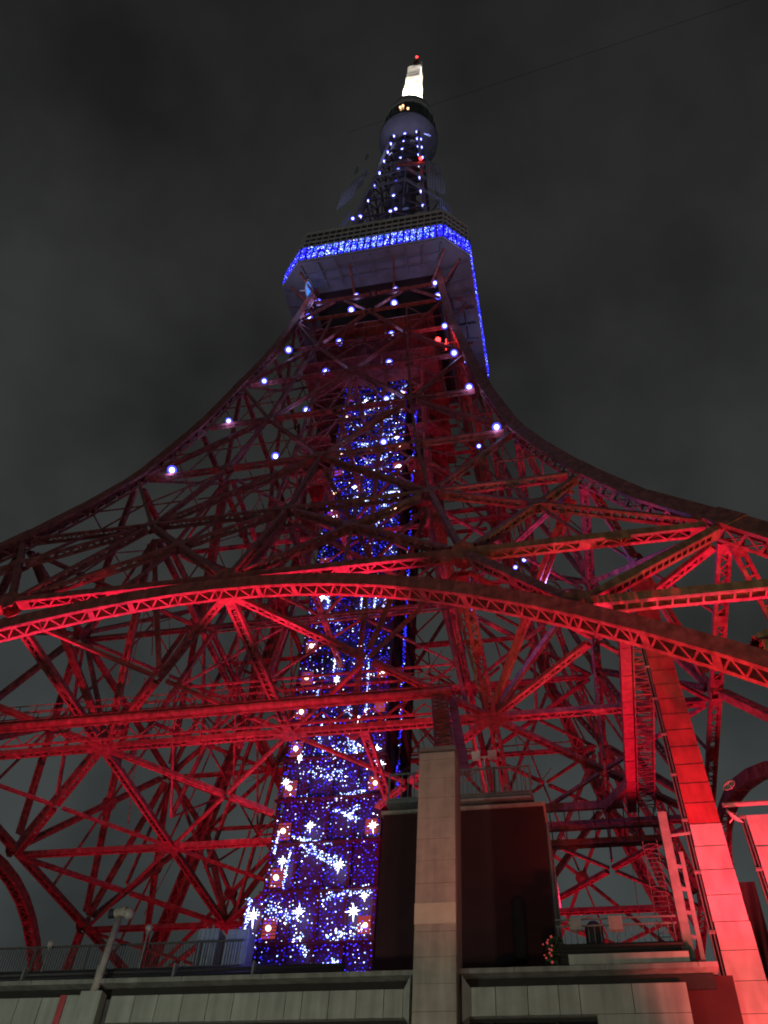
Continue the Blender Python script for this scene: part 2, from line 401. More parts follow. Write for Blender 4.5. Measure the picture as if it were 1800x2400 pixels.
# --- face lattice
ARCH = lambda x: 45.2-0.0172*x*x
def face_lattice(k):
    def nd(f, z): return FP(k, f*W(z), z)
    def G(name, a, b, wn, hp, **kw):
        z = (a[2]+b[2])/2
        nn = ROT[k] @ V3(0, -1, 0) if name in ('arch_web',) or z < 47.5 else face_normal(k, z)
        return girder(name, tower, a, b, nn, wn, hp, **kw)
    quarters = (-1, -.5, 0, .5, 1)
    for i, z in enumerate(LV):
        fs = quarters if z < 125 else (-1, 0, 1)
        wn = float(np.interp(z, [47, 60, 140], [0.9, 0.75, 0.42])); hp = wn*0.6
        for f0, f1 in zip(fs[:-1], fs[1:]):
            G('level_girder', nd(f0, z), nd(f1, z), wn, hp, pitch=0.75 if z < 70 else 0.85,
              t0=1.3 if abs(f0) == 1 else .7, t1=1.3 if abs(f1) == 1 else .7)
        for f in fs[1:-1]:
            gusset(tower, nd(f, z), ROT[k] @ V3(0, -1, 0) if z < 47.5 else face_normal(k, z), float(np.interp(z, [47, 140], [.9, .5])), wn/2+0.05)
    def X(fa0, fa1, za, zb, wn):
        # crossing of the two diagonals of a panel
        A, B, D, E_ = nd(fa0, za), nd(fa1, za), nd(fa0, zb), nd(fa1, zb)
        w0 = np.linalg.norm(B-A); w1 = np.linalg.norm(E_-D); s = w0/(w0+w1)
        x = A+(E_-A)*s
        for p in (A, B, D, E_):
            G('diagonal_brace', p, x, wn, wn*0.62, t0=1.5, t1=0.55, style='zig' if random.random() < .7 else 'rung', pitch=0.7)
        gusset(tower, x, face_normal(k, (za+zb)/2), .85, wn/2+0.05)
        for q in ((A+B)/2, (D+E_)/2):
            mb = MB('steel'); mb.bar(x+unit(q-x)*.9, q-unit(q-x)*.4, .2, .24, up=ROT[k] @ V3(0, -1, 0)); mb.build('secondary_strut', tower)
    for f0, f1 in zip(quarters[:-1], quarters[1:]):
        X(f0, f1, 47, 64, 0.68)
    for f in (-.5, 0, .5):
        G('post', nd(f, 47), nd(f, 64), 0.62, 0.42, t0=1.0, t1=1.0, pitch=0.7)
    for i in range(1, len(LV)-1):
        za, zb = LV[i], LV[i+1]; wn = float(np.interp(za, [64, 140], [0.60, 0.34]))
        low = (-.5, .5); hi = (-1, 0, 1)
        src, dst = (low, hi) if i % 2 == 1 else (hi, low)
        for f in src:
            for q in dst:
                if abs(f-q) < 0.75:
                    G('diagonal_brace', nd(f, za), nd(q, zb), wn, wn*0.62, t0=1.3, t1=1.3, pitch=0.8)
        for f in (-.5, 0, .5) if i == 1 else (-.5, .5):
            if zb > 135: continue
            G('post', nd(f, za), nd(f, zb), wn*0.8, wn*0.5, t0=.8, t1=.8, pitch=0.8)
        # light secondary struts
        for f in (-.75, -.25, .25, .75):
            if zb > 136: continue
            mb = MB('steel'); zm = (za+zb)/2
            mb.bar(nd(f, za)+ROT[k]@V3(0, .25, 0), nd(f*0.98, zm)+ROT[k]@V3(0, .25, 0), 0.16, 0.16)
            mb.build('secondary_strut', tower)
            mb = MB('steel'); mb.bar(nd(f*.98, zm)+ROT[k]@V3(0, .25, 0), nd(f-.25 if f > 0 else f+.25, zb)+ROT[k]@V3(0, .25, 0), .13, .13); mb.build('secondary_strut', tower)
            mb = MB('steel'); mb.bar(nd(f-.24, zm)+ROT[k]@V3(0, .4, 0), nd(f+.24, zm)+ROT[k]@V3(0, .4, 0), .12, .12); mb.build('secondary_strut', tower)
    # arch
    arch = empty('arch', tower)
    xs = np.linspace(-46, 46, 31)
    for x0, x1 in zip(xs[:-1], xs[1:]):
        p0 = FP(k, x0, ARCH(x0)); p1 = FP(k, x1, ARCH(x1))
        mb = MB('steel')
        girder_mesh(mb, p0, p1, ROT[k] @ V3(0, -1, 0), 1.15, 1.0, pitch=0.60, t0=0.0, t1=0.0, solid=0.45 if abs(round((x0+46)/3.0667)) % 4 == 0 else 0.04)
        mb.build('arch_section', arch)
    # webs between arch and leg
    for s in (-1, 1):
        def A(x, dz=1.3): return FP(k, s*x, ARCH(x)+dz)
        zc = ARCH(24.5)+1.3
        G('arch_web', FP(k, s*.5*W(47), 47), A(24.5), 0.75, 0.6, t0=.9, t1=.6, pitch=.6)
        G('arch_web', A(24.5), FP(k, s*W(47), 47), 0.75, 0.55, t0=.8, t1=1.2, style='rung', pitch=.7)
        G('arch_web', A(24.5), FP(k, s*W(zc), zc), 0.85, 0.6, t0=.8, t1=.9, style='rung', pitch=.8)
        G('arch_web', A(31.5), FP(k, s*W(zc), zc), 0.65, 0.5, t0=.8, t1=.9, pitch=.65)
        z2 = ARCH(31.5)+1.3
        G('arch_web', A(31.5), FP(k, s*W(z2), z2), 0.65, 0.5, t0=.8, t1=.9, pitch=.65)
        G('arch_web', A(38), FP(k, s*W(z2), z2), 0.65, 0.5, t0=.8, t1=.9, pitch=.65)
        gusset(tower, A(24.5), ROT[k] @ V3(0, -1, 0), 0.95, 0.46)
for k in range(4): face_lattice(k)

# --- floor bracing inside the tower
def floor_grid(z, nq, wn, diag):
    w = W(z)-0.9; fr = np.linspace(-1, 1, nq+1); up = V3(0, 0, 1)
    P = lambda i, j: V3(fr[i]*w, fr[j]*w, z)
    hitc = lambda p, q: any(abs((p+(q-p)*t)[0]) < 5.6 and -5.2 < (p+(q-p)*t)[1] < 9.5 for t in np.linspace(.04, .96, 24))
    def clip(p, q):                                         # stop at the lift shaft
        ts = [t for t in np.linspace(0, 1, 81) if not (abs((p+(q-p)*t)[0]) < 5.35 and -4.75 < (p+(q-p)*t)[1] < 9.3)]
        if len(ts) < 8: return None
        if ts[0] > 0.01: return (p+(q-p)*ts[0], q)
        for a_, b_ in zip(ts[:-1], ts[1:]):
            if b_-a_ > 0.02: return (p, p+(q-p)*a_)
        return (p, p+(q-p)*ts[-1])
    for i in range(nq+1):
        for j in range(nq):
            for flip in (0, 1):
                if i in (0, nq): continue
                a_, b_ = (P(i, j), P(i, j+1)) if flip else (P(j, i), P(j+1, i))
                seg = clip(a_, b_)
                if seg is None: continue
                if z < 50 and flip and i == 2 and j == 1: seg = (seg[0]+V3(6.4, 0, 0), seg[1]+V3(6.4, 0, 0))
                side = V3(1, 0, 0) if flip else V3(0, 1, 0)
                girder('floor_girder', tower, seg[0], seg[1], side, wn, wn*0.6, t0=.45, t1=.45, pitch=.7, style='zig' if (i+j+flip) % 3 else 'rung')
    for i in range(nq):
        for j in range(nq):
            a, b_, c_, d_ = P(i, j), P(i+1, j+1), P(i+1, j), P(i, j+1)
            x = (a+b_)/2
            prs = ((a, x), (x, b_), (c_, x), (x, d_)) if diag else (((a, x), (x, b_)) if (i+j) % 2 else ((c_, x), (x, d_)))
            lat = (i+j) % 2 == 0
            for n_, (p, q) in enumerate(prs):
                if (abs(x[0]) < 7.5 and abs(x[1]) < 8): continue
                seg = clip(p, q)
                if seg is None: continue
                dirv = unit(q-p); side = np.cross(dirv, up)
                if diag and ((n_ < 2) == lat):
                    girder('floor_brace', tower, seg[0], seg[1], side, wn*.72, wn*.5, t0=.6, t1=.3, pitch=.62)
                else:
                    mb = MB('steel'); mb.bar(seg[0]+dirv*.6+up*.0, seg[1]-dirv*.35, 0.26, 0.32); mb.build('floor_brace', tower)
            
    for i in range(1, nq):
        for j in range(1, nq):
            p = P(i, j)
            if not (abs(p[0]) < 5.8 and -5.4 < p[1] < 9.8):
                gusset(tower, p, up, 0.95*wn/0.85, wn*0.3+0.03, n=10)
floor_grid(46.2, 4, 0.75, True)
floor_grid(63.3, 4, 0.55, True)
floor_grid(78.8, 4, 0.48, False)
floor_grid(92.9, 2, 0.55, False)
floor_grid(106.0, 2, 0.5, False)
floor_grid(118.0, 2, 0.45, False)
# --- inclined struts between the floors
for k in range(4):
    R_ = ROT[k]
    for s in (-1, 1):
        A = R_ @ V3(s*.5*W(64), -W(64)+.6, 63.6)
        for q, wn in ((V3(s*17, -17, 46.4), .6), (V3(s*8.6, -26, 46.4), .35)):
            girder('inclined_strut', tower, A, R_ @ q, R_ @ V3(1, 0, 0), wn, wn*.6, t0=1.0, t1=.8, pitch=.65)
        A = R_ @ V3(s*W(64)*.98, -W(64)+.9, 63.4)
        girder('inclined_strut', tower, A, R_ @ V3(s*17, -17, 46.4), R_ @ V3(1, 0, 0), .6, .4, t0=1.2, t1=.8, pitch=.65)
        A = R_ @ V3(s*.5*W(79.5), -W(79.5)+.6, 79)
        girder('inclined_strut', tower, A, R_ @ V3(s*13.2, -13.2, 63.4), R_ @ V3(1, 0, 0), .5, .35, t0=1.0, t1=.8, pitch=.7)
        A = R_ @ V3(0, -W(79.5)+.6, 79)
        girder('inclined_strut', tower, A, R_ @ V3(s*6.7, -20, 63.4), R_ @ V3(1, 0, 0), .4, .3, t0=1.0, t1=.8, pitch=.7)

# --- inner frames around the lift shaft
zi = [46.4, 55, 63.4, 71.5, 79.0, 86, 93.0, 99.5, 106.0, 112, 118, 124, 130, 136]
for k in range(4):
    wi = lambda z: float(np.interp(z, [46, 64, 79, 106, 136], [15.5, 12.2, 10.2, 8.6, 7.4]))
    for n_, (z0, z1) in enumerate(zip(zi[:-1], zi[1:])):
        for f0, f1 in ((-1, -.33), (-.33, .33), (.33, 1)):
            P_ = lambda f, z: ROT[k] @ V3(f*wi(z), -wi(z), z)
            a0, a1 = (f0, f1) if (n_+int(f0 > 0)) % 2 else (f1, f0)
            mb = MB('steel'); mb.bar(P_(a0, z0), P_(a1, z1), .17, .2, up=ROT[k] @ V3(0, -1, 0)); mb.build('inner_brace', tower)
            mb = MB('steel'); mb.bar(P_(f0, z1)+V3(0, 0, .06), P_(f1, z1)+V3(0, 0, .06), .14, .2); mb.build('inner_rail', tower)
        for f in (-1, -.33, .33):
            girder('inner_post', tower, ROT[k] @ V3(f*wi(z0), -wi(z0), z0), ROT[k] @ V3(f*wi(z1), -wi(z1), z1), ROT[k] @ V3(1, 0, 0), .42, .3, t0=.1, t1=.1, pitch=.6, solid=.1)
# service floors around the shaft under the main deck
for z, w_ in ((99.0, 9.0), (107.0, 10.5), (113.0, 9.0), (119.4, 10.5), (125.5, 9.2), (131.4, 9.8)):
    for x0, x1, y0, y1 in ((-w_, w_, -w_, -5.4), (-w_, w_, 9.6, w_+1.5), (-w_, -5.8, -5.3, 9.5), (5.8, w_, -5.3, 9.5)):
        if (z in (99.0, 107.0, 113.0)) and (x1-x0 > 8): continue
        mb = MB('steel'); mb.box(x0, x1, y0, y1, z, z+.12)
        for x in np.arange(x0+.4, x1, 1.6): mb.box(x-.06, x+.06, y0+.02, y1-.02, z-.25, z-.004)
        mb.build('service_floor', tower)
# tie rods and conduits
for i in range(60):
    a_ = rng.uniform(-1, 1, 2); z0 = rng.choice([46.5, 63.6, 79.2]); w_ = W(z0)*.92
    p = V3(a_[0]*w_, a_[1]*w_, z0); q = p+V3(rng.normal()*4, rng.normal()*4, rng.choice([-0.1, 6, 14]))
    if (abs(p[0]) < 7 and abs(p[1]) < 10) or (abs(q[0]) < 7 and abs(q[1]) < 10): continue
    mb = MB('steel'); mb.bar(p, q, .07); mb.build('tie_rod', tower)

# --- upper shaft of the tower, above the main deck
ZU = [156, 165, 174, 183, 193.3, 203.4, 212.5, 221.5, 229, 236, 243]
for k in range(4):
    for z0, z1 in zip(ZU[:-1], ZU[1:]):
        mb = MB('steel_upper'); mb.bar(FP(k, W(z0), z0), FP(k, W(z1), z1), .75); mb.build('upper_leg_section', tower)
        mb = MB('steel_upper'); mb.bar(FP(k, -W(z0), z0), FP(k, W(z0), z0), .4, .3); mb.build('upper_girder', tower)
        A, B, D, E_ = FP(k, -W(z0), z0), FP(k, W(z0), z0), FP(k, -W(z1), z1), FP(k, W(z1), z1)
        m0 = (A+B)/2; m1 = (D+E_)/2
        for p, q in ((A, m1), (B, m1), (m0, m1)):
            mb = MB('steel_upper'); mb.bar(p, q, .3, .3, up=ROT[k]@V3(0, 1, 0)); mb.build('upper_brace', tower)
mb = MB('dark_metal'); mb.box(-2.6, 2.6, -2.6, 2.6, 158, 243); mb.build('lift_core', tower)

# --- main observation deck
deck = empty('observation_deck', tower)
DA, DC = 16.5, 3.9
def octo(a, c):
    b = a-c
    return [(-b, -a), (b, -a), (a, -b), (a, b), (b, a), (-b, a), (-a, b), (-a, -b)]
O1 = octo(DA, DC)
def ring(mb, pts, z0, z1, thick, mi=0):
    for i in range(8):
        p, q = V3(*pts[i], 0), V3(*pts[(i+1) % 8], 0); d = unit(q-p); nn = np.cross(d, V3(0, 0, 1))
        L = np.linalg.norm(q-p)
        mb.obox((p+q)/2-nn*thick/2+V3(0, 0, (z0+z1)/2), d*(L/2), nn*thick/2, V3(0, 0, (z1-z0)/2), mi)
def slab(mb, pts, z0, z1, mi=0):
    n = len(pts)
    mb.add([(x, y, z0) for x, y in pts]+[(x, y, z1) for x, y in pts], [tuple(range(n-1, -1, -1)), tuple(range(n, 2*n))]+[(i, (i+1) % n, n+(i+1) % n, n+i) for i in range(n)], mi)
mb = MB('deck_white'); slab(mb, octo(DA-.1, DC), 143.75, 144.15); mb.build('soffit', deck)
mb = MB('deck_white'); slab(mb, octo(DA-.35, DC), 156.0, 156.5); mb.build('roof', deck)
mb = MB('dark_glass'); slab(mb, octo(DA-.45, DC), 144.16, 155.98); mb.build('glazed_core', deck)
for z0, z1, nm, a in ((144.16, 144.5, 'lower_rail', DA), (149.5, 150.0, 'middle_rail', DA), (155.55, 156.05, 'upper_rail', DA-.05), (151.7, 151.82, 'handrail', DA-.02), (153.5, 153.62, 'handrail', DA-.02)):
    mb = MB('mullion'); ring(mb, octo(a, DC), z0, z1, .3); mb.build(nm, deck)
for i in range(8):
    p, q = V3(*O1[i], 0), V3(*O1[(i+1) % 8], 0); L = np.linalg.norm(q-p); d = (q-p)/L; nn = np.cross(d, V3(0, 0, 1))
    n = 22 if L > 10 else 6
    for j in range(n+1):
        c = p+d*L*j/n-nn*.14
        mb = MB('mullion'); mb.obox(c+V3(0, 0, 152.8), d*.075, nn*.1, V3(0, 0, 2.75)); mb.build('mullion', deck)
        mb = MB('dark_metal'); mb.obox(c+nn*.2+V3(0, 0, 147.0), d*.06, nn*.06, V3(0, 0, 2.6)); mb.build('window_post', deck)
    # luminous window bays
    mb = MB('led_blue', 'led_deep', 'led_ice', 'led_white', 'led_cyan')
    bright = (i == 0)
    for j in range(n):
        for _ in range(80 if L > 10 else 75):
            u = (j+.5+random.uniform(-.36, .36))/n
            row = random.choice((0, 1)); z = 144.8+row*2.4+random.uniform(0, 1.9)
            c = p+d*L*u+nn*random.uniform(0.0, .12)+V3(0, 0, z)
            ed = min(u, 1-u)
            if bright and ed > .06: mi = random.choices((0, 1, 2, 3, 4), (4, 2.5, 2.6, .4, 1.0))[0]
            else: mi = random.choices((0, 1, 2), (5, 4, .8))[0]
            mb.led(c, .062 if mi in (2, 3) else .085, mi)
    tag(mb.build('light_curtain', deck), kind='stuff')
    mb = MB('led_deep'); c = (p+q)/2-nn*.40
    for j in range(n):
        for row in (0, 1):
            mb.obox(p+d*L*(j+.5)/n-nn*.36+V3(0, 0, 145.8+row*2.35), d*L/n*.38, nn*.02, V3(0, 0, .95))
    tag(mb.build('light_backing', deck), kind='stuff')
# ribs under the soffit
for k in range(4):
    for f in np.linspace(-.92, .92, 9):
        mb = MB('deck_white'); mb.bar(ROT[k] @ V3(f*DA*.8, -DA+.6, 143.45), ROT[k] @ V3(f*DA*.74, -11.2, 143.45), .18, .5); mb.build('soffit_rib', deck)
    for r in (12.6, 14.3):
        mb = MB('deck_white'); mb.bar(ROT[k] @ V3(-r*.82, -r, 143.3), ROT[k] @ V3(r*.82, -r, 143.3), .14, .25); mb.build('soffit_rib', deck)
    for s in (-1, 1):
        mb = MB('steel'); mb.bar(ROT[k] @ V3(s*9.8, -11.0, 139.2), ROT[k] @ V3(s*12.6, -14.8, 143.4), .3); mb.build('deck_bracket', deck)
        mb = MB('steel'); mb.bar(ROT[k] @ V3(s*3.4, -11.2, 139.2), ROT[k] @ V3(s*3.8, -14.8, 143.4), .3); mb.build('deck_bracket', deck)
    mb = MB('shaft_red'); mb.box(-1, 1, -1, 1, -1, 1)
    o = mb.build('deck_skirt', deck); o.scale = (10.2, .12, 2.3); o.location = ROT[k] @ V3(0, -10.2, 141.2); o.rotation_euler.z = k*PI/2
mb = MB('matt_black'); mb.box(-10, 10, -10, 10, 138.7, 143.7); mb.build('machine_floor', deck)

# --- top deck
td = empty('top_deck', tower)
mb = MB('deck_white'); mb.lathe([(3.0, 244.2), (5.4, 244.6), (7.3, 245.6), (7.9, 247.0)], n=40); mb.build('soffit', td, True)
mb = MB('dark_metal'); mb.lathe([(7.9, 247.0), (7.95, 248.4), (7.6, 249.2)], n=40); mb.build('sill_ring', td, True)
mb = MB('dark_glass'); mb.lathe([(7.3, 249.2), (6.95, 259.5)], n=40); mb.build('window_band', td, True)
mb = MB('fascia'); mb.lathe([(7.0, 259.4), (7.2, 259.6), (6.7, 265.6), (6.4, 265.7)], n=40); mb.build('parapet', td, True)
mb = MB('dark_metal'); mb.lathe([(6.45, 265.5), (6.2, 268.2), (0.5, 268.5)], n=40); mb.build('roof', td, True)
for i in range(20):
    t = 2*PI*i/20; mb = MB('dark_metal')
    mb.bar((7.38*math.cos(t), 7.38*math.sin(t), 249.2), (7.04*math.cos(t), 7.04*math.sin(t), 259.4), .14); mb.build('mullion', td)
for t, z in ((-1.72, 254.0), (-1.42, 251.6), (-1.62, 254.6)):
    mb = MB('deck_light'); mb.ball((7.4*math.cos(t), 7.4*math.sin(t), z), .32); mb.build('window_light', td)
# --- antenna
an = empty('antenna', tower)
zs = np.linspace(268.4, 316, 12)
for i, (z0, z1) in enumerate(zip(zs[:-1], zs[1:])):
    r = 2.45-0.85*(i/11)+(.09 if i % 3 == 1 else 0)
    mb = MB('lamp_white')
    for k in range(4):
        for s in np.linspace(-1, 1, 3): mb.bar(ROT[k] @ V3(s*r, -r, z0), ROT[k] @ V3(s*r, -r, z1-.1), .24)
        for z in np.linspace(z0+.3, z1-.9, 4): mb.bar(ROT[k] @ V3(-r*1.1, -r*1.08, z), ROT[k] @ V3(r*1.1, -r*1.08, z), .3)
        mb.obox(ROT[k] @ V3(0, -r*.8, (z0+z1)/2), ROT[k] @ V3(r*.8, 0, 0), ROT[k] @ V3(0, .06, 0), V3(0, 0, (z1-z0)/2-.1))
    mb.build('antenna_bay', an)
    mb = MB('dark_metal'); mb.box(-r*.7, r*.7, -r*.7, r*.7, z1-.08, z1+.08); mb.build('antenna_collar', an)
zs = np.linspace(316, 328, 5)
for i, (z0, z1) in enumerate(zip(zs[:-1], zs[1:])):
    r = 1.15-.18*i; mb = MB('lamp_white' if i < 2 else 'steel')
    for k in range(4):
        mb.bar(ROT[k] @ V3(r, -r, z0), ROT[k] @ V3(r*.86, -r*.86, z1), .25); mb.bar(ROT[k] @ V3(-r, -r, z0+1), ROT[k] @ V3(r, -r, z0+1), .3, .8)
        mb.bar(ROT[k] @ V3(-r, -r, z0), ROT[k] @ V3(r*.86, -r*.86, z1), .16)
    mb.build('antenna_tip_bay', an)
mb = MB('lamp_white'); mb.box(1.2, 2.2, -1.6, -.6, 314, 321); mb.build('antenna_panel', an)
mb = MB('dark_metal'); mb.tube((0, 0, 328), (0, 0, 333), .35, .2); mb.build('lightning_rod', an)
mb = MB('beacon'); mb.ball((0, -.3, 332.6), .42); mb.build('beacon_lamp', an)

# --- antenna frames, screens and dishes around the upper tower
def screen(c, u, v, nu, nv, m='galvanised'):
    c, u, v = map(lambda q: np.asarray(q, float), (c, u, v)); mb = MB(m)
    for i in range(nu+1):
        s = -1+2*i/nu; mb.bar(c+u*s-v, c+u*s+v, .13)
    for j in range(nv+1):
        s = -1+2*j/nv; mb.bar(c-u+v*s, c+u+v*s, .13)
    return mb.build('antenna_screen', tower)
for c, u, v in (((-10.5, -7.5, 196), (2.2, -1.2, 0), (0, 0, 4.6)), ((-9.6, -6, 206), (1.9, -1, 0), (0, 0, 4.0)), ((9.0, -5, 200), (1.6, 1.2, 0), (0, 0, 4.2)),
                ((8.2, -4, 212), (1.6, 1.4, 0), (0, 0, 3.4)), ((-11.5, -4, 189), (1.5, -1.5, 0), (0, 0, 3.6)), ((10.4, -2, 193), (1.2, 1.5, 0), (0, 0, 3.6))):
    screen(c, u, v, 6, 9)
for zc, r, tl in ((192, 10.5, .9), (201, 9.6, -.7), (209, 8.6, .8)):
    pts = [V3(r*math.cos(t+.3), r*math.sin(t+.3), zc+tl*math.sin(t*2)) for t in np.linspace(0, 2*PI, 9)]
    for a_, b_ in zip(pts[:-1], pts[1:]):
        mb = MB('galvanised'); mb.bar(a_, b_, .22); mb.bar(a_+V3(0, 0, 1.1), b_+V3(0, 0, 1.1), .12); mb.bar(a_, a_+V3(0, 0, 1.1), .1); mb.bar(a_, a_*V3(.55, .55, 1), .16); mb.build('platform_rail', tower)
mb = MB('steel'); mb.bar((.6, -9.4, 203.5), (6.8, -7.6, 206.5), .5, .5); mb.bar((.6, -9.4, 204.6), (6.8, -7.6, 207.6), .15); mb.build('service_beam', tower)
lamp('red_beacon_light', 'POINT', (5.6, -8.6, 208.0), 160, (1, .05, .03), size=.2)
mb = MB('beacon'); mb.ball((5.8, -8.3, 208.3), .4); mb.build('beacon_lamp', tower)
def dish(c, ax, r, m='lamp_white', parent=None, label=None, rim=None):
    c = np.asarray(c, float); ax = unit(ax); ref = V3(0, 0, 1) if abs(ax[2]) < .9 else V3(1, 0, 0)
    s = unit(np.cross(ax, ref)); t = np.cross(s, ax); n = 20; vs_ = []; fs = []
    for j, (rr, zz) in enumerate(((.02, 0), (.35, .05), (.7, .17), (1, .34), (1.02, .30), (.7, .11), (.35, -.02), (.02, -.06))):
        for i in range(n):
            q = 2*PI*i/n; vs_.append(c+r*(rr*(math.cos(q)*s+math.sin(q)*t)+zz*ax))
    for j in range(7):
        for i in range(n): fs.append((j*n+i, j*n+(i+1) % n, (j+1)*n+(i+1) % n, (j+1)*n+i))
    mb = MB(m); mb.add(vs_, fs)
    mb.bar(c-ax*r*.05, c-ax*r*.6, .12*r); mb.bar(c+ax*.3*r, c+ax*r*.62, .06*r)
    for q in (0, 2.1, 4.2): mb.bar(c+r*(.95*(math.cos(q)*s+math.sin(q)*t)+.33*ax), c+ax*r*.6, .035*r)
    return mb.build('dish_antenna', parent, True)
dish((-11.9, -12.2, 141.6), (.93, .05, -.12), 2.0, 'lamp_white', tower)
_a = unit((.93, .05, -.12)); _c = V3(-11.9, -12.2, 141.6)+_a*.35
mb = MB('dish_glow'); mb.tube(_c, _c+_a*.03, 1.55, n=20); mb.build('dish_glow_disc', tower)  # glowing disc imitates blue light caught inside the dish
for c, ax, r in (((6.2, -5.2, 233), (.4, -.8, .1), 1.0), ((-8.4, -4, 218), (-.9, -.3, 0), 1.1), ((10.5, -3, 188), (.8, -.5, 0), 1.2), ((3.2, -7.6, 181.5), (0, -1, 0), .7)):
    dish(c, ax, r, 'tank_blue', tower)

for i in range(34):
    t = rng.uniform(-PI, PI); z = rng.uniform(176, 238); r = W(z)*1.05+rng.uniform(.2, 1.2)
    c = V3(r*math.cos(t), r*math.sin(t), z); o_ = unit(V3(math.cos(t), math.sin(t), 0)); mb = MB('galvanised')
    if i % 3 == 0:
        mb.tube(c, c+o_*.5, .55, .6, n=12); mb.bar(c-o_*1.2, c, .16)
    elif i % 3 == 1:
        mb.bar(c-V3(0, 0, 1.6), c+V3(0, 0, 1.6), .22); mb.bar(c-o_*1.3, c, .14); mb.bar(c-o_*1.3+V3(0, 0, 1), c+V3(0, 0, 1), .1)
    else:
        mb.obox(c, o_*.12, np.cross(o_, V3(0, 0, 1))*.7, V3(0, 0, 1.0)); mb.bar(c-o_*1.3, c, .16)
    mb.build('aerial', tower)
for c, ax, r in (((-8.6, -5, 226), (-.6, -.6, -.2), .9), ((7.6, -5.4, 221), (.6, -.7, -.1), 1.0), ((-9.8, -6.5, 213), (-.7, -.6, -.1), 1.1), ((9.2, -5.4, 207), (.7, -.6, -.1), 1.1), ((-7.2, -9.2, 199), (-.3, -.9, -.2), .9)):
    dish(c, ax, r, 'galvanised', tower)
# --- illumination lamps
def make_lamp(parent, p, out, r, red=False):
    out = unit(out); p = np.asarray(p, float)
    mb = MB('dark_metal'); mb.tube(p-out*r*1.5, p-out*r*.1, r*.7, r*1.15, n=12)
    mb.bar(p-out*r*1.3, p-out*r*1.3+V3(0, 0, -1.2*r)-out*r, r*.4)
    o = mb.build('floodlight', parent)
    mb = MB('beacon' if red else 'lamp_core'); mb.ball(p, r*.66, out, 14, 4, half=True, sz=.9); mb.build('lens', o, True)
    mb = MB('beacon' if red else 'lamp_halo')  # flat glowing ring stands for the glow around the lens
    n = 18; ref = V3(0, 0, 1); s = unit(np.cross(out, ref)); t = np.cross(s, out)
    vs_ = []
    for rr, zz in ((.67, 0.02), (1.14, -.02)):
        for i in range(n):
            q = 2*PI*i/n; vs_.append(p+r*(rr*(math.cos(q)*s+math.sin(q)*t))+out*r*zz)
    mb.add(vs_, [(i, (i+1) % n, n+(i+1) % n, n+i) for i in range(n)]); mb.build('halo_ring', o)
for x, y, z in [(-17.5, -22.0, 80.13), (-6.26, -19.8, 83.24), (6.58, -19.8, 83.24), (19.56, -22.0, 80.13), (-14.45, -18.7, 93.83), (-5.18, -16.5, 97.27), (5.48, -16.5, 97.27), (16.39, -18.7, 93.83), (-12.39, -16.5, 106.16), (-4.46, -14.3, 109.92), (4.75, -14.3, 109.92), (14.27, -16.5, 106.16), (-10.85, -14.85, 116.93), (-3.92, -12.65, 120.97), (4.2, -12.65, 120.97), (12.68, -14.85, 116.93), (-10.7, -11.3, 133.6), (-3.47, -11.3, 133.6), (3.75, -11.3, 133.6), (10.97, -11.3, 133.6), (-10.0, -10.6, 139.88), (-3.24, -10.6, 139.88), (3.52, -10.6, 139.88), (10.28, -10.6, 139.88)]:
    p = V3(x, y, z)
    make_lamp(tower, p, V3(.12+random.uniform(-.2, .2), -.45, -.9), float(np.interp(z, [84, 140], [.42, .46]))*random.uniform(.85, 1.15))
    lamp('lamp_light', 'POINT', p+V3(0, -.2, -.75), 85, (.35, .38, 1.0), size=.3)
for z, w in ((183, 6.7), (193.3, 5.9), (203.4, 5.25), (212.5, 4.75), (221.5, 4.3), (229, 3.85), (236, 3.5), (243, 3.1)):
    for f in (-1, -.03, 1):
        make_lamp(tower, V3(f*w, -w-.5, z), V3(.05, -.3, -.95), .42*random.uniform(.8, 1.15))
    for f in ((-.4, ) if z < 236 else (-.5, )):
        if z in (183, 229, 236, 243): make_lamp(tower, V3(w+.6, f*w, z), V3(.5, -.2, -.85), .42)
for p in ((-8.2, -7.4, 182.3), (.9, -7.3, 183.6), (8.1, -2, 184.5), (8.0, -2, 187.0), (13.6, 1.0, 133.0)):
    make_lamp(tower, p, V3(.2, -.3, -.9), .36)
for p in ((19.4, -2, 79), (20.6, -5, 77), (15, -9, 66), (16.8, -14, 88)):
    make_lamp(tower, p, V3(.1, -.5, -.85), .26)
make_lamp(tower, (11.7, -14.6, 113.7), V3(0, -.4, -.9), .34, True)
mb = MB('steel'); 
for z in (108.2, 109.0, 109.8): mb.bar((6.6, -15.4, z), (13.6, -15.4, z), .12)
for x in np.linspace(6.6, 13.6, 9): mb.bar((x, -15.4, 107.6), (x, -15.4, 109.9), .1)
mb.build('service_railing', tower)
mb = MB('beacon')
for i in range(9): mb.led((12.9, -14.8, 110.2+.36*i), .1)
tag(mb.build('red_light_string', tower), kind='stuff')

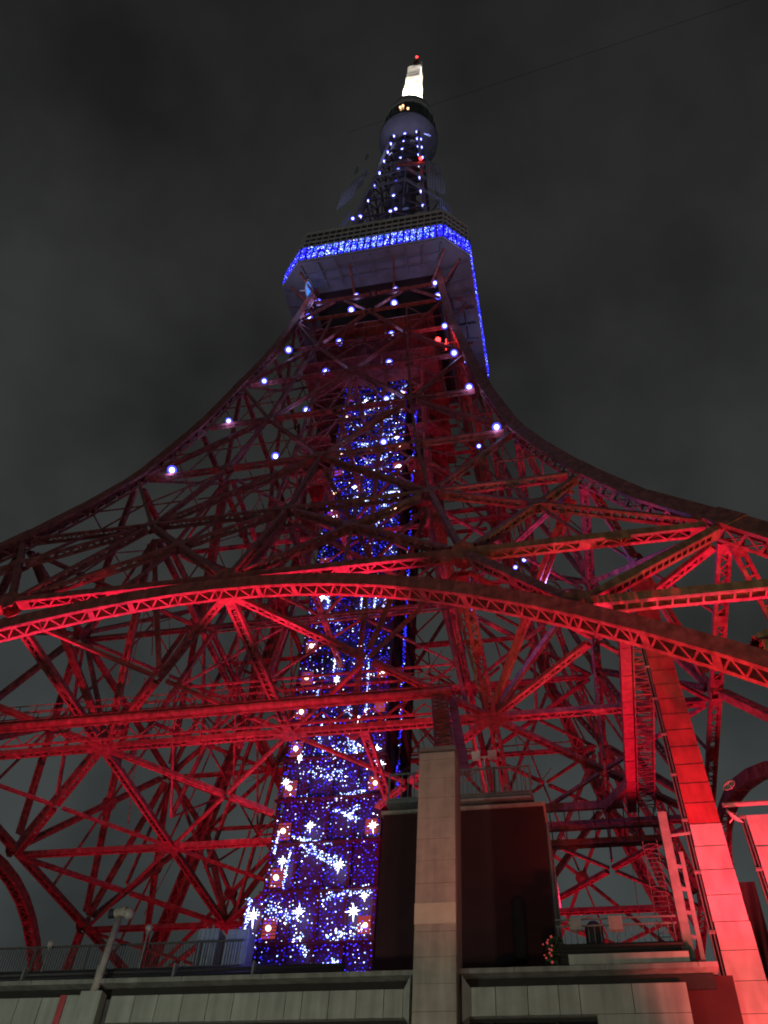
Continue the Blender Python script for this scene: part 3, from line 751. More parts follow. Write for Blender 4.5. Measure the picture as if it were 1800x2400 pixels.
# ================================================================== LIFT SHAFT
shaft = empty('lift_shaft', None, (0, 0, 0))
tag(shaft, 'lift shaft hung with blue and white fairy lights in the middle of the tower', 'lift shaft')
SX0, SX1, SY, SYB = -4.9, 5.2, -4.3, 9.0
mb = MB('shaft_dark'); mb.box(SX0+.3, SX1-.3, SY+.5, SYB, 15, 138); mb.build('shaft_wall', shaft)
mb = MB('shaft_dark'); mb.box(-6.6, SX0+.25, SY+.4, 4, 15, 38.4); mb.build('annex_wall', shaft)
for x in np.linspace(SX0, SX1, 5):
    mb = MB('shaft_red'); mb.box(x-.16, x+.16, SY-.12, SY+.3, 15, 138); mb.build('column', shaft)
zfl = np.arange(20.5, 137, 4.55)
for z in zfl:
    mb = MB('shaft_red'); mb.box(SX0-.2, SX1+.2, SY-.06, SY+.35, z, z+.42); mb.box(SX0-.35, SX1+.35, SY-.55, SY-.07, z-.12, z+.0); mb.build('floor_edge', shaft)
    mb = MB('shaft_red'); mb.box(SX1-.2, SX1+.25, SY+.4, SYB, z, z+.42); mb.build('floor_edge', shaft)
for y in (-1, 2.5, 5.5, 8.9):
    mb = MB('shaft_red'); mb.box(SX1-.28, SX1+.02, y-.15, y+.15, 15, 138); mb.build('column', shaft)
# stair flights on the dark side
for i, z in enumerate(zfl[:-1]):
    mb = MB('shaft_red'); y0, y1 = (-.6, 5.0) if i % 2 else (5.0, -.6)
    mb.bar((SX1+.5, y0, z+.3), (SX1+.5, y1, z+4.6), .6, .25); mb.build('stair_flight', shaft)
# lantern-lit landings
for i, z in enumerate(zfl):
    big = z < 80
    if z < 24: continue
    x = SX0+.75
    mb = MB('lantern_red'); mb.box(x-.55, x+.75, SY+.30, SY+.34, z+.75, z+2.5); o = mb.build('landing_window', shaft)
    if i % 2 == 0 or z < 62:
        mb = MB('lantern'); mb.ball((x+.05, SY+.1, z+1.55), .25 if big else .22); mb.build('lantern', o)
    mb = MB('shaft_red')
    mb.box(x-.62, x-.55, SY+.2, SY+.4, z+.6, z+2.6); mb.box(x+.75, x+.82, SY+.2, SY+.4, z+.6, z+2.6); mb.box(x-.62, x+.82, SY+.2, SY+.4, z+2.5, z+2.62); mb.build('frame', o)
    mb = MB('shaft_dark')
    for q in np.arange(z+.95, z+2.5, .3): mb.box(x-.55, x+.75, SY+.22, SY+.28, q, q+.07)
    mb.build('shutter', o)
    x = SX1-.9
    if i % 3 != 1:
        mb = MB('lantern_red'); mb.box(x-.5, x+.6, SY+.30, SY+.34, z+.9, z+2.4); o = mb.build('landing_window', shaft)
        if i % 3 == 0: mb = MB('lantern'); mb.ball((x+.2, SY+.1, z+1.5), .22); mb.build('lantern', o)
# fairy lights
mb = MB('led_blue', 'led_ice', 'led_white', 'led_deep', 'led_cyan')
yL = SY-.22
z = 29.0
while z < 121:
    dens = float(np.interp(z, [29, 50, 70, 95, 121], [.85, .80, .66, .70, .6]))
    for x in np.arange(SX0+.1 if z > 38.4 else -6.5, SX1+.05, .30):
        pat = math.sin(x*1.3+z*.45)*math.sin(z*.31-x*.6+1.2)
        if random.random() < dens*(.92+.30*pat):
            mi = random.choices((0, 1, 2, 3), (6, 1.6, .4, 3.6))[0]
            r = random.uniform(.035, .078)
            mb.led((x+random.uniform(-.12, .12), yL+random.uniform(-.1, .12), z+random.uniform(-.15, .15)), r*(1.15 if z > 75 else 1), mi)
    z += .38
def streak(p0, p1, n, w, mis=(1, 1, 1, 2, 0), r=(.04, .078)):
    for _ in range(n):
        t = random.random(); x = p0[0]+(p1[0]-p0[0])*t+random.gauss(0, w); zz = p0[1]+(p1[1]-p0[1])*t+random.gauss(0, w)
        mb.led((x, yL-.06+random.uniform(-.05, .05), zz), random.uniform(*r), random.choice(mis))
# garlands, icicles and comet tails read from the facade
GAR = [((-2.3, 43.6), (1.8, 40.6), 170, .22), ((-2.9, 43.9), (.9, 43.0), 50, .15), ((1.0, 46.4), (3.4, 45.2), 60, .2), ((2.2, 45.4), (3.0, 46.8), 40, .15),
       ((-3.0, 42.6), (-3.2, 39.0), 60, .07), ((-4.3, 44.6), (-4.5, 42.3), 55, .1), ((-6.0, 38.2), (-6.3, 32.4), 150, .12), ((.8, 38.0), (4.9, 38.6), 90, .35),
       ((-4.8, 37.2), (-1.6, 36.4), 110, .5), ((1.4, 34.6), (4.6, 35.2), 80, .3), ((-.6, 31.7), (2.6, 32.6), 130, .3), ((-1.5, 34.5), (-.4, 33.4), 50, .25),
       ((-2.6, 50.8), (1.8, 50.0), 70, .4), ((.6, 47.6), (3.6, 48.4), 60, .3), ((-1.6, 52.6), (3.2, 53.4), 90, .6), ((1.6, 54.6), (2.4, 52.6), 45, .18),
       ((-1.5, 57.5), (-1.6, 53.8), 60, .08), ((.2, 59.8), (2.0, 56.2), 60, .2), ((-2.4, 60.8), (-2.5, 57.5), 50, .1), ((-.9, 66.0), (-1.0, 62.4), 50, .1),
       ((-.6, 66.5), (2.4, 65.0), 60, .35), ((2.9, 64.0), (3.1, 57.0), 110, .09), ((3.0, 71.8), (3.0, 76.0), 80, .09), ((1.9, 72.2), (1.9, 76.0), 80, .09), ((4.2, 72.2), (4.2, 76.0), 80, .09), ((1.4, 72), (1.4, 75.6), 60, .09),
       ((-3.6, 71.6), (-1.4, 70.4), 70, .3), ((-3.0, 75.6), (-2.6, 72.6), 50, .12), ((-1.0, 93.0), (4.1, 90.0), 110, .2), ((2.9, 92.6), (4.9, 93.6), 60, .2), ((4.9, 93), (4.8, 90), 40, .1),
       ((0, 100.3), (3, 101.3), 60, .3), ((-1.5, 104.5), (3.6, 106.2), 80, .3), ((-2.6, 109.8), (3.6, 110.6), 90, .5), ((4.4, 111), (4.4, 118.5), 90, .1), ((3.0, 112), (3.0, 117), 60, .1), ((.2, 113), (.4, 117), 60, .1),
       ((-1.8, 98.0), (3.4, 98.6), 70, .4), ((-2.4, 86.0), (2.8, 86.8), 60, .4)]
for p0, p1, n, w in GAR: streak(p0, p1, int(n*.9), w*random.uniform(.6, 1.2))
tag(mb.build('fairy_lights', shaft), kind='stuff')
mb = MB('led_blue', 'led_deep', 'led_ice')
for z in np.arange(34, 116, .11):
    if (z % 9.1) < 6.6 or random.random() < .25:
        mb.led((6.55+random.uniform(-.16, .16), -3.6+random.uniform(-.1, .1), z), random.uniform(.05, .085), random.choices((0, 1, 2), (5, 3, .5))[0])
tag(mb.build('light_string', shaft), kind='stuff')
mb = MB('dark_metal'); mb.bar((6.55, -3.45, 30), (6.55, -3.45, 117), .12)
for z in np.arange(32, 117, 6): mb.bar((5.2, -3.0, z), (6.5, -3.45, z), .08)
mb.build('light_string_pole', shaft)
# stars
def star(x, z, r):
    m_ = MB('led_white'); 
    th = random.uniform(-.16, .16)
    for i in range(8):
        a = i*PI/4+th; L = r*(1.0 if i % 2 == 0 else .72)*random.uniform(.8, 1.1); L *= random.uniform(1.1, 1.7) if i == 6 else 1.0
        d = V3(math.cos(a), 0, math.sin(a)); s = V3(-math.sin(a), 0, math.cos(a)); c = V3(x, yL-.25, z); w = r*.11
        m_.add([c+s*w+V3(0, -.05, 0), c-s*w+V3(0, -.05, 0), c+d*L, c+s*w+V3(0, .05, 0), c-s*w+V3(0, .05, 0)], [(0, 1, 2), (4, 3, 2), (0, 2, 3), (1, 4, 2)])
    m_.ball((x, yL-.25, z), r*random.uniform(.24, .36), n=8, m=4)
    m_.build('star_light', shaft)
STARS = [(-1.32, 44.87, 0.62), (1.88, 40.86, 0.7), (-1.37, 36.82, 0.6), (3.51, 36.63, 0.75), (4.38, 37.93, 0.5), (4.68, 44.51, 0.6), (-3.52, 41.48, 0.62), (-5.44, 36.58, 0.75), (-4.35, 49.64, 0.6), (-3.29, 52.35, 0.6), (4.51, 52.79, 0.6), (5.03, 51.01, 0.6), (2.31, 56.7, 0.62), (-0.46, 61.9, 0.66), (-3.41, 74.54, 0.6), (4.82, 98.28, 0.6), (2.19, 104.44, 0.55), (4.19, 105.12, 0.55), (-1.08, 108.02, 0.5), (-3.88, 105.77, 0.5), (-1.17, 115.99, 0.55), (4.04, 89.49, 0.5), (-3.28, 89.21, 0.5), (-1.18, 94.88, 0.5), (-1.22, 66.94, 0.5), (-3.61, 77.91, 0.45), (4.29, 82.19, 0.45)]          # along the facade, height, size
for x, z, r in STARS: star(x, z, r)

# ================================================================== CATWALK AND DUCTS UNDER THE ARCH FLOOR
cw = empty('catwalk'); tag(cw, 'railed service catwalk with a thick pipe slung under the arch', 'catwalk')
mb = MB('steel'); mb.tube((-36, -22, 45.6), (14.6, -22, 45.6), .33, n=14); mb.build('pipe', cw, True)
mb = MB('steel'); mb.box(-36, 14.6, -22.2, -21.8, 45.98, 46.04); mb.build('walkway', cw)
mb = MB('steel')
for z in (46.5, 47.1): mb.bar((-36, -21.75, z), (14.6, -21.75, z), .07); mb.bar((-36, -22.3, z+.3), (14.6, -22.3, z+.3), .06)
mb.build('handrail', cw)
for x in np.arange(-36, 14.7, 1.6):
    mb = MB('steel'); mb.bar((x, -21.75, 45.3), (x, -21.75, 47.1), .07); mb.build('rail_post', cw)
    mb = MB('steel'); mb.bar((x, -22.3, 45.9), (x, -22.3, 47.4), .06); mb.build('rail_post', cw)
mb = MB('steel'); mb.bar((-36, -21.1, 44.2), (14.6, -21.1, 44.2), .16); mb.bar((-36, -21.9, 45.15), (14.6, -21.9, 45.15), .14); mb.build('truss_chord', cw)
xs = np.arange(-36, 14.7, 1.05)
for i, (x0, x1) in enumerate(zip(xs[:-1], xs[1:])):
    mb = MB('steel'); mb.bar((x0, -21.1, 44.2 if i % 2 else 45.2), (x1, -21.1, 45.2 if i % 2 else 44.2), .1); mb.build('truss_web', cw)
ld = empty('inclined_ladder'); tag(ld, 'inclined lattice ladder dropping from the catwalk end to the grey pillar', 'ladder')
def lattice_tube(parent, p0, p1, w, h, pitch, name, m='steel', side=(1, 0, 0)):
    p0 = np.asarray(p0, float); p1 = np.asarray(p1, float); a = unit(p1-p0); L = np.linalg.norm(p1-p0); s = np.asarray(side, float); s = unit(s-a*(a@s)); t = np.cross(a, s)
    for sx in (-1, 1):
        for st in (-1, 1):
            mb = MB(m); mb.bar(p0+s*sx*w/2+t*st*h/2, p1+s*sx*w/2+t*st*h/2, .1); mb.build('rail', parent)
    n = int(L/pitch)
    for i in range(n):
        q0 = p0+a*(i+.2)*pitch; q1 = p0+a*(i+.95)*pitch; mb = MB(m)
        for st in (-1, 1):
            mb.bar(q0-s*w/2+t*st*h/2, q0+s*w/2+t*st*h/2, .07); mb.bar(q0+s*w/2*(1 if i % 2 else -1)+t*st*h/2, q1-s*w/2*(1 if i % 2 else -1)+t*st*h/2, .05)
        for sx in (-1, 1): mb.bar(q0+s*sx*w/2-t*h/2, q0+s*sx*w/2+t*h/2, .06)
        mb.build(name, parent)
lattice_tube(ld, (13.6, -21.6, 45.0), (16.6, -36.5, 28.5), 1.1, .9, .8, 'rung')
mb = MB('steel'); mb.bar((14.6, -21.3, 45.2), (17.5, -36.4, 28.6), .62, .14); mb.build('cable_tray', ld)

hd = empty('overhead_duct'); tag(hd, 'red panelled overhead duct with open lattice side behind the inclined duct', 'duct')
ys = np.arange(-33.5, -7, 1.5)
for y0, y1 in zip(ys[:-1], ys[1:]):
    mb = MB('duct_red'); mb.box(27.3+random.uniform(0, .03), 28.05, y0+.03, y1-.03, 42.4+random.uniform(0, .05), 43.6); mb.build('duct_panel', hd)
lattice_tube(hd, (28.85, -33, 43.0), (28.85, -8, 43.0), 1.3, 1.1, .7, 'lattice_bay', side=(1, 0, 0))
mb = MB('steel'); mb.box(19.5, 30.5, -7.6, -7.2, 41.5, 41.8); mb.build('platform_beam', hd)
mb = MB('steel'); mb.box(19.5, 27.0, -9.4, -9.1, 42.2, 42.9); mb.build('platform_beam', hd)
for x in np.arange(19.7, 30.5, 1.2):
    mb = MB('steel'); mb.bar((x, -9.2, 42.1), (x, -6.2, 41.4), .09); mb.build('platform_bearer', hd)
girder('platform_truss', hd, (19.2, -6.4, 40.8), (30.6, -6.4, 40.8), (0, 1, 0), .7, .5, pitch=.5, t0=0, t1=0)
mb = MB('steel'); mb.bar((25.5, -9, 42.4), (28.0, -12, 43.2), .5, .9); mb.build('elbow', hd)

# inclined clad ducts
IN = unit((0.016, .271, .962)); BOT = V3(27.7, -42.6, 14.0)
def clad(name, label, x0, w, s0, s1, step, change, base, dep=1.1):
    o_ = empty(name, None, (0, 0, 0)); tag(o_, label, 'duct')
    nrm = unit(np.cross(V3(1, 0, 0), IN)); s = s0; i = 0
    while s < s1:
        L = min(step, s1-s); c = base+IN*(s+L/2)+V3(x0+w/2, 0, 0)+nrm*0
        red = c[2] > change
        mb = MB('duct_red' if red else 'duct_white')
        tilt = IN+nrm*(.035); tilt = unit(tilt)
        jit = random.uniform(-.012, .012)
        mb.obox(c+V3(jit, 0, 0), V3(w/2, 0, 0), tilt*(L/2-.03), unit(np.cross(V3(1, 0, 0), tilt))*.05, 0)
        mb.build('cladding_panel', o_)
        # stepped side panel
        mb = MB('duct_red' if red else 'duct_white'); mb.obox(c+V3(w/2-.05+(.03 if i % 2 else 0), 0, 0)-nrm*(dep/2)*(-1 if nrm[1] > 0 else 1), V3(.03, 0, 0), IN*(L/2-.02), nrm*dep/2); mb.build('side_panel', o_)
        s += step; i += 1
    mid = base+IN*(s0+s1)/2+V3(x0+w/2, 0, 0)+(nrm if nrm[1] > 0 else -nrm)*(dep/2+.08)
    mb = MB('matt_black'); mb.obox(mid, V3(w/2-.1, 0, 0), IN*(s1-s0)/2, nrm*dep/2); mb.build('duct_core', o_)
    for dx in (-.10, -.24):
        mb = MB('galvanised'); mb.obox(base+IN*(s0+s1)/2+V3(x0+dx, -.05, 0), V3(.025, 0, 0), IN*(s1-s0)/2, nrm*.05); mb.build('trim_rail', o_)
    mb = MB('matt_black'); mb.obox(base+IN*(s0+s1)/2+V3(x0-.17, .08, 0), V3(.05, 0, 0), IN*(s1-s0)/2, nrm*.04); mb.build('trim_channel', o_)
    for q in np.arange(s0+1, s1, 2.9):
        mb = MB('galvanised'); mb.obox(base+IN*q+V3(x0-.16, -.1, 0), V3(.13, 0, 0), IN*.05, nrm*.06); mb.build('clamp', o_)
    return o_
clad('inclined_duct', 'tall inclined duct clad in white panels below and red panels above', 0, 1.32, -6, 30.5, 1.27, 22.9, BOT)
clad('clad_duct', 'short broad white clad duct at the right edge beside the tall one', 2.42, 2.6, -6, 9.6, 2.3, 60, BOT)

# ================================================================== ENTRANCE BUILDING
bd = empty('entrance_building'); tag(bd, 'low entrance building with pale fascia panels and a flat roof terrace', 'building')
YF = -45.0
mb = MB('concrete'); mb.box(-60, 27.0, YF+.9, -8, 0, 14.85); mb.build('wall', bd)
mb = MB('matt_black'); mb.box(-60, 27.0, YF+.35, YF+.88, 14.40, 14.88); mb.build('shadow_band', bd)  # near-black strip puts the recess shade under the ledge into colour
mb = MB('concrete'); mb.box(-60, 27.15, YF-.05, -8, 14.93, 15.1); mb.build('roof_ledge', bd)
for x in np.arange(-20, 27, 3.1):
    mb = MB('joint'); mb.box(x-.012, x+.012, YF-.06, YF-.04, 14.935, 15.095); mb.build('ledge_joint', bd)
# fascia panels
cuts = [-30.0]
while cuts[-1] < 16.2: cuts.append(cuts[-1]+random.choice((.92, 1.0, 1.06, .62, .98)))
cuts = [c for c in cuts if c < 16.1]+[16.35]
def fascia(xa, xb, z0=13.55, z1=14.48):
    mb = MB('fascia'); mb.box(xa+.012, xb-.012, YF+random.uniform(-.006, .006), YF+.3, z0, z1); mb.build('fascia_panel', bd)
for xa, xb in zip(cuts[:-1], cuts[1:]):
    if 3.2 < (xa+xb)/2 < 5.1: continue
    fascia(xa, xb)
for xa, xb in ((18.75, 19.6), (19.6, 20.7), (20.7, 21.75), (21.75, 22.45), (22.45, 24.2), (24.2, 26.0)): fascia(xa, xb)
fascia(22.95, 26.0, 12.2, 13.53)
mb = MB('joint'); mb.box(-60, 26.0, YF+.14, YF+.86, 13.5, 14.42); mb.build('backing', bd)
mb = MB('dark_glass'); mb.box(-60, 22.9, YF+.5, YF+.85, 8, 13.49); mb.build('glazing', bd)
for x in np.arange(-29, 23, 2.2):
    mb = MB('matt_black'); mb.box(x-.06, x+.06, YF+.38, YF+.49, 8, 13.49); mb.build('mullion', bd)
for x in (16.35, 18.75):                                    # chamfered corner blocks beside the pillar
    s = 1 if x > 17 else -1
    mb = MB('fascia'); mb.add([(x-s*.28, YF-.25, 13.3), (x-s*.28, YF-.25, 14.8), (x, YF+.02, 14.45), (x, YF+.02, 13.6), (x-s*.28, YF+.4, 13.3), (x-s*.28, YF+.4, 14.8), (x, YF+.4, 14.45), (x, YF+.4, 13.6)],
              [(0, 1, 2, 3), (7, 6, 5, 4), (1, 5, 6, 2), (0, 3, 7, 4), (0, 4, 5, 1), (3, 2, 6, 7)]); mb.build('corner_block', bd)
# grey tiled pillar
pl = empty('pillar', bd); PB0, PB1 = 16.46, 17.23
mb = MB('joint'); mb.box(16.84, 18.28, YF-.55, YF+.9, 0, 23.86); mb.build('pillar_core', pl)
z = 9.0
while z < 23.5:
    h = .9; pale = False
    mb = MB('pillar_tile_pale' if pale else 'pillar_tile'); d = random.uniform(-.006, .006)
    mb.box(16.80, 18.32, YF-.6+d, YF-.50, z+.008, min(z+h, 23.75)-.008); mb.build('tile_panel', pl)
    for xx in (16.78, 18.285):
        mb = MB('pillar_tile'); mb.box(xx, xx+.05, YF-.49, YF+.9, z+.008, min(z+h, 23.75)-.008); mb.build('tile_panel', pl)
    z += h
mb = MB('pillar_tile_pale'); mb.box(16.79, 18.33, YF-.635, YF-.61, PB0, PB1); mb.build('pale_band', pl)
mb = MB('galvanised'); mb.box(16.78, 18.36, YF-.64, YF+.95, 23.87, 24.02); mb.build('pillar_cap', pl)
# short pilaster under the lamp pole
mb = MB('fascia'); mb.box(4.1, 4.95, YF-.35, YF+.1, 0, 14.55); mb.build('pilaster', bd)
mb = MB('fascia'); mb.box(3.45, 4.08, YF-.12, YF+.1, 8, 14.5); mb.build('pilaster_return', bd)
mb = MB('duct_red'); mb.box(3.18, 3.43, YF-.14, YF+.2, 8, 14.5); mb.build('red_strip', bd)
# right end wall
mb = MB('plant_wall'); mb.box(26.02, 27.6, YF+.5, -20, 0, 14.86); mb.build('end_wall', bd)

# plant room behind the pillar
pr = empty('plant_room'); tag(pr, 'blank dark red plant room standing behind the grey pillar', 'plant room')
mb = MB('plant_wall'); mb.box(14.05, 21.6, -40, -30, 15.1, 24.3); mb.build('wall', pr)
mb = MB('pillar_tile'); mb.box(13.95, 21.7, -40.12, -29.9, 24.31, 24.46); mb.build('coping', pr)
mb = MB('matt_black'); mb.tube((20.2, -40.2, 17.3), (20.2, -40.2, 19.8), .28, n=12); mb.tube((20.2, -40.2, 17.5), (19.2, -40.2, 17.2), .2, n=10); mb.build('exhaust_pipe', pr)
mb = MB('galvanised'); mb.tube((21.75, -40.05, 15.2), (21.72, -40.05, 23.4), .06); mb.tube((21.88, -40.0, 15.2), (21.85, -40.0, 21.4), .05); mb.build('downpipe', pr)
pf = empty('access_platform'); tag(pf, 'railed access platform on top of the plant room', 'platform')
mb = MB('galvanised'); mb.box(17.6, 21.2, -40.3, -38.6, 24.72, 24.9); mb.box(14.2, 16.9, -40.3, -38.6, 24.72, 24.9); mb.build('platform_deck', pf)
mb = MB('galvanised'); mb.tube((17.7, -40.35, 24.62), (21.1, -40.35, 24.62), .1); mb.build('edge_pipe', pf)
for xa, xb in ((17.7, 19.4), (19.45, 21.1), (14.3, 16.8)):
    rl = empty('railing', pf)
    mb = MB('galvanised')
    for zz in (25.0, 26.35): mb.bar((xa, -40.2, zz), (xb, -40.2, zz), .08)
    for xx in (xa, xb): mb.bar((xx, -40.2, 24.9), (xx, -40.2, 26.4), .09)
    mb.build('rail_frame', rl)
    for xx in np.linspace(xa, xb, 9)[1:-1]:
        mb = MB('galvanised'); mb.bar((xx, -40.2, 25.0), (xx, -40.2, 26.35), .045); mb.build('baluster', rl)
mb = MB('galvanised')
for zz in (25.0, 26.35): mb.bar((21.1, -40.2, zz), (21.1, -38.6, zz), .08)
mb.build('rail_return', pf)
for px in (18.55, 19.35):
    mb = MB('lamp_white'); mb.box(px-.2, px+.2, -40.1, -39.8, 27.1, 27.45)
    if px < 19: mb.bar((18.55, -39.9, 27.2), (19.35, -39.9, 27.2), .06); mb.bar((18.95, -39.9, 26.3), (18.95, -39.9, 27.2), .06)
    tag(mb.build('platform_lamp'), 'small boxy lamp on the access platform railing, %s one' % ('left' if px < 19 else 'right'), 'lamp', 'boxy lamps above the platform railing')

# roof terrace, left
fn = empty('terrace_fence'); tag(fn, 'long picket fence along the roof terrace edge', 'fence')
YR = -43.8
for zz in (15.95, 16.92):
    mb = MB('dark_rail'); mb.bar((-22, YR, zz), (9.6, YR, zz), .06); mb.build('fence_rail', fn)
x = -12.0; pick = None
while x < 9.6:
    if pick is None:
        mb = MB('dark_rail'); mb.bar((0, 0, 15.95), (0, 0, 16.92), .028); pick = mb.build('picket', fn); pick.location = (x, YR, 0)
    else:
        o = pick.copy(); C.objects.link(o); o.location = (x, YR, 0)
    x += .115
for x in np.arange(-21, 9.7, 2.4):
    mb = MB('dark_rail'); mb.bar((x, YR+.04, 15.1), (x, YR+.04, 16.98), .08); mb.build('fence_post', fn)
pp = empty('pipe_run'); tag(pp, 'dark bundle of pipes running along the terrace below the fence', 'pipes')
for i, (zz, yy, r) in enumerate(((15.28, -44.3, .1), (15.48, -44.2, .11), (15.70, -44.1, .12), (15.36, -44.0, .1))):
    mb = MB('dark_metal'); mb.tube((-30, yy, zz), (13.9, yy, zz), r, n=8); mb.build('pipe', pp, True)
for x in np.arange(-28, 13.5, 3.2):
    mb = MB('galvanised'); mb.box(x-.04, x+.04, -44.45, -43.9, 15.1, 15.85); mb.build('pipe_bracket', pp)
tk_specs = [(7.5, 8.3, 17.62, 'pale blue metal tank on the terrace, larger of the two'), (8.75, 9.6, 17.55, 'pale blue box beside the shaft lights on the terrace')]
for xa, xb, zt, lb in tk_specs:
    t_ = empty('water_tank'); tag(t_, lb, 'tank', 'blue tanks on the roof terrace')
    mb = MB('tank_blue'); mb.box(xa, xb, -43.4, -42.6, 15.1, zt); mb.build('tank_body', t_)
    for xx in np.linspace(xa, xb, 5): 
        mb = MB('tank_blue'); mb.box(xx-.03, xx+.03, -43.45, -43.41, 15.4, zt-.05); mb.build('tank_rib', t_)
    mb = MB('galvanised'); mb.tube(((xa+xb)/2, -43.1, zt), ((xa+xb)/2, -43.1, zt+.28), .05); mb.tube((xa+.15, -43.1, zt), (xa+.15, -43.1, zt+.2), .04); mb.build('vent_pipe', t_)
# floodlight pole
fp = empty('floodlight_pole'); tag(fp, 'pale leaning pole carrying a round floodlight, standing on the terrace edge', 'pole')
mb = MB('pole_paint'); mb.tube((4.45, -45.05, 14.55), (4.45, -44.7, 17.65), .15, .13, n=14); mb.build('pole', fp, True)
hdm = MB('pole_paint'); hdm.tube((4.25, -44.7, 17.75), (4.72, -44.75, 17.85), .2, .2, n=14); o = hdm.build('lamp_head', fp)
mb = MB('dark_metal'); mb.tube((4.0, -44.7, 17.78), (4.24, -44.7, 17.75), .2, .16, n=14); mb.build('hood', o)
mb = MB('pole_paint'); mb.ball((4.86, -44.75, 17.72), .22, n=16, m=10); mb.build('globe', fp, True)
for x, zc, yb, lb in ((5.5, 17.45, -44.0, 'round white lamp head above the fence near the leaning pole'), (1.3, 16.95, -44.0, 'round white lamp head on the fence at left')):
    t_ = empty('globe_lamp'); tag(t_, lb, 'lamp', 'round lamp heads on the terrace')
    mb = MB('pole_paint'); mb.ball((x, yb, zc), .15, n=16, m=10); mb.build('globe', t_, True)
    mb = MB('galvanised'); mb.tube((x, yb, 15.1), (x, yb, zc-.15), .035); mb.build('stem', t_)
    mb = MB('galvanised'); mb.tube((x, yb, zc-.24), (x, yb, zc-.14), .08); mb.build('collar', t_)

# roof terrace, right
lc = empty('caged_ladder'); tag(lc, 'thin caged ladder rising from the terrace beside the green mast', 'ladder')
for dx in (0, .55):
    mb = MB('dark_rail'); mb.bar((25.5+dx, -43.5, 15.2), (25.5+dx, -43.5, 20.4), .032); mb.build('ladder_rail', lc)
for zz in np.arange(15.5, 20.4, .38):
    mb = MB('dark_rail'); mb.bar((25.5, -43.5, zz), (26.05, -43.5, zz), .025)
    for q in range(5):
        a0, a1 = PI*q/5, PI*(q+1)/5
        mb.bar((25.78+.38*math.cos(a0), -43.5-.4*math.sin(a0), zz), (25.78+.38*math.cos(a1), -43.5-.4*math.sin(a1), zz), .018)
    mb.build('rung', lc)
ms = empty('roof_mast'); tag(ms, 'green grey metal mast standing at the terrace corner by the tall duct', 'mast')
mb = MB('green_metal'); mb.bar((26.45, -43.4, 15.1), (26.45, -43.4, 21.6), .34, .34); mb.build('mast_post', ms)
mb = MB('green_metal'); mb.bar((26.9, -43.2, 15.1), (26.9, -43.2, 20.0), .16); mb.build('mast_stay', ms)
for zz in np.arange(15.8, 20.1, .9):
    mb = MB('green_metal'); mb.bar((26.6, -43.35, zz), (26.9, -43.2, zz), .1); mb.build('mast_tie', ms)
mb = MB('green_metal'); mb.bar((26.3, -43.4, 20.6), (27.4, -43.4, 20.7), .08); mb.build('mast_arm', ms)
kb = MB('fascia'); kb.box(22.2, 26.3, -44.7, -44.4, 15.11, 15.62)
for x in np.arange(22.6, 26.2, .34): kb.box(x, x+.05, -44.73, -44.705, 15.3, 15.36)
tag(kb.build('cable_trough'), 'pale perforated cable trough lying on the ledge at right', 'trough')
hb = MB('matt_black'); hb.box(21.9, 26.2, -44.3, -43.9, 15.11, 16.15)
for i in range(6): hb.tube((21.9, -44.35, 15.3+.15*i), (26.2, -44.35, 15.3+.15*i), .045, n=6)
tag(hb.build('cable_stack'), 'dark stack of cables behind the pale trough on the right terrace', 'cables')
rr_ = empty('terrace_railing'); tag(rr_, 'thin white railing on the right terrace between plant room and mast', 'railing')
for zz in (16.3, 17.1, 17.35):
    mb = MB('galvanised'); mb.bar((21.8, -43.6, zz), (26.2, -43.6, zz), .05); mb.build('rail', rr_)
for x in np.arange(21.9, 26.3, .22):
    mb = MB('galvanised'); mb.bar((x, -43.6, 16.3), (x, -43.6, 17.1), .022); mb.build('baluster', rr_)
for xa, zz, w, lb in ((22.35, 16.85, .42, 'small pale junction box on a stem right of the plant room'), (23.75, 16.8, .5, 'larger pale junction box mid railing on the right terrace')):
    t_ = empty('junction_box'); tag(t_, lb, 'box', 'junction boxes on the right terrace')
    mb = MB('pole_paint'); mb.box(xa, xa+w, -43.9, -43.7, zz, zz+w); mb.build('box_body', t_)
    mb = MB('galvanised'); mb.bar((xa+w/2, -43.8, 15.1), (xa+w/2, -43.8, zz), .05); mb.build('stem', t_)
for xa, lb in ((23.2, 'dark round-topped fan unit between the two junction boxes'),):
    mb = MB('dark_metal'); mb.tube((xa, -43.2, 15.1), (xa, -43.2, 17.2), .34, n=14); mb.tube((xa, -43.2, 17.2), (xa, -43.2, 17.4), .34, .16, n=14); mb.tube((xa, -43.2, 15.9), (xa, -43.2, 16.0), .37, n=14)
    tag(mb.build('fan_unit'), lb, 'fan unit')
pt = empty('potted_shrub'); tag(pt, 'dark potted shrub with red glints at the plant room corner', 'shrub')
mb = MB('foliage')
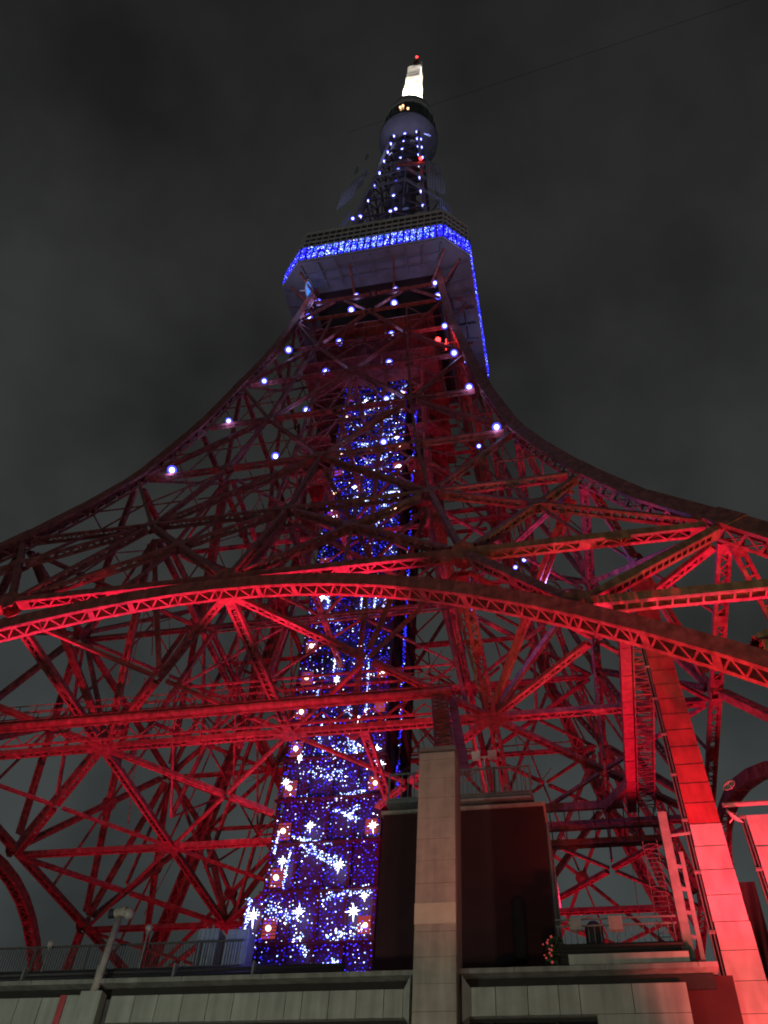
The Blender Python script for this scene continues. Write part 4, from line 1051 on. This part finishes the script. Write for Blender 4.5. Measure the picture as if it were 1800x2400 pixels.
for _ in range(420):
    a = rng.normal(size=3); a = a/np.linalg.norm(a)*rng.uniform(.2, .62)
    c = V3(21.75, -43.7, 16.05)+a*V3(.7, .6, 1.15); d = unit(rng.normal(size=3)); s = unit(np.cross(d, rng.normal(size=3)))
    mb.add([c-s*.05, c+d*.1, c+s*.05, c-d*.1], [(0, 1, 2, 3)])
mb.build('crown', pt)
mb = MB('matt_black'); mb.tube((21.75, -43.7, 15.1), (21.75, -43.7, 15.5), .24, .32, n=12); mb.build('pot', pt)
mb = MB('foliage'); mb.tube((21.75, -43.7, 15.5), (21.75, -43.7, 16.2), .04); mb.build('stem', pt)
mb = MB('lantern_red')
for _ in range(16): mb.ball((21.55+random.gauss(0, .14), -44.3, 15.95+random.gauss(0, .3)), random.uniform(.02, .055), n=6, m=4)
tag(mb.build('glint', pt), kind='stuff')
# dish lamps and bar at right
br_ = MB('galvanised'); br_.tube((28.9, -43.2, 21.95), (33.0, -43.2, 21.95), .1); br_.tube((31.6, -43.2, 15), (31.6, -43.2, 22), .09)
tag(br_.build('lamp_bar'), 'horizontal pipe bar behind the ducts at the right edge', 'bar')
for c, ax, r, lb in (((29.25, -43.9, 22.35), (-.5, -.8, .3), .27, 'small white dish on top of the horizontal bar'), ((29.05, -43.9, 20.95), (.6, -.4, .5), .38, 'small white dish hanging below the horizontal bar')):
    o = dish(c, ax, r, 'pole_paint'); o.name = 'small_dish'; tag(o, lb, 'dish', 'small dishes by the ducts')
mb = MB('matt_black'); mb.box(29.35, 30.0, -39.6, -38.8, 10, 20.5); tag(mb.build('equipment_cabinet'), 'dark equipment cabinet between the two clad ducts', 'cabinet')

# overhead cable in the sky
mb = MB('dark_metal')
q0, q1 = V3(21.286, -68.431, 34.388), V3(29.980, -69.604, 34.003)
dv = q1-q0; prev = None
for t in np.linspace(-.4, 2.2, 21):
    p = q0+dv*t-V3(0, 0, .12*math.sin(max(0, min(1, (t+.4)/2.6))*PI))
    if prev is not None: mb.tube(prev, p, .006, n=5)
    prev = p
tag(mb.build('overhead_cable'), 'thin dark cable crossing the sky right of the antenna', 'cable')
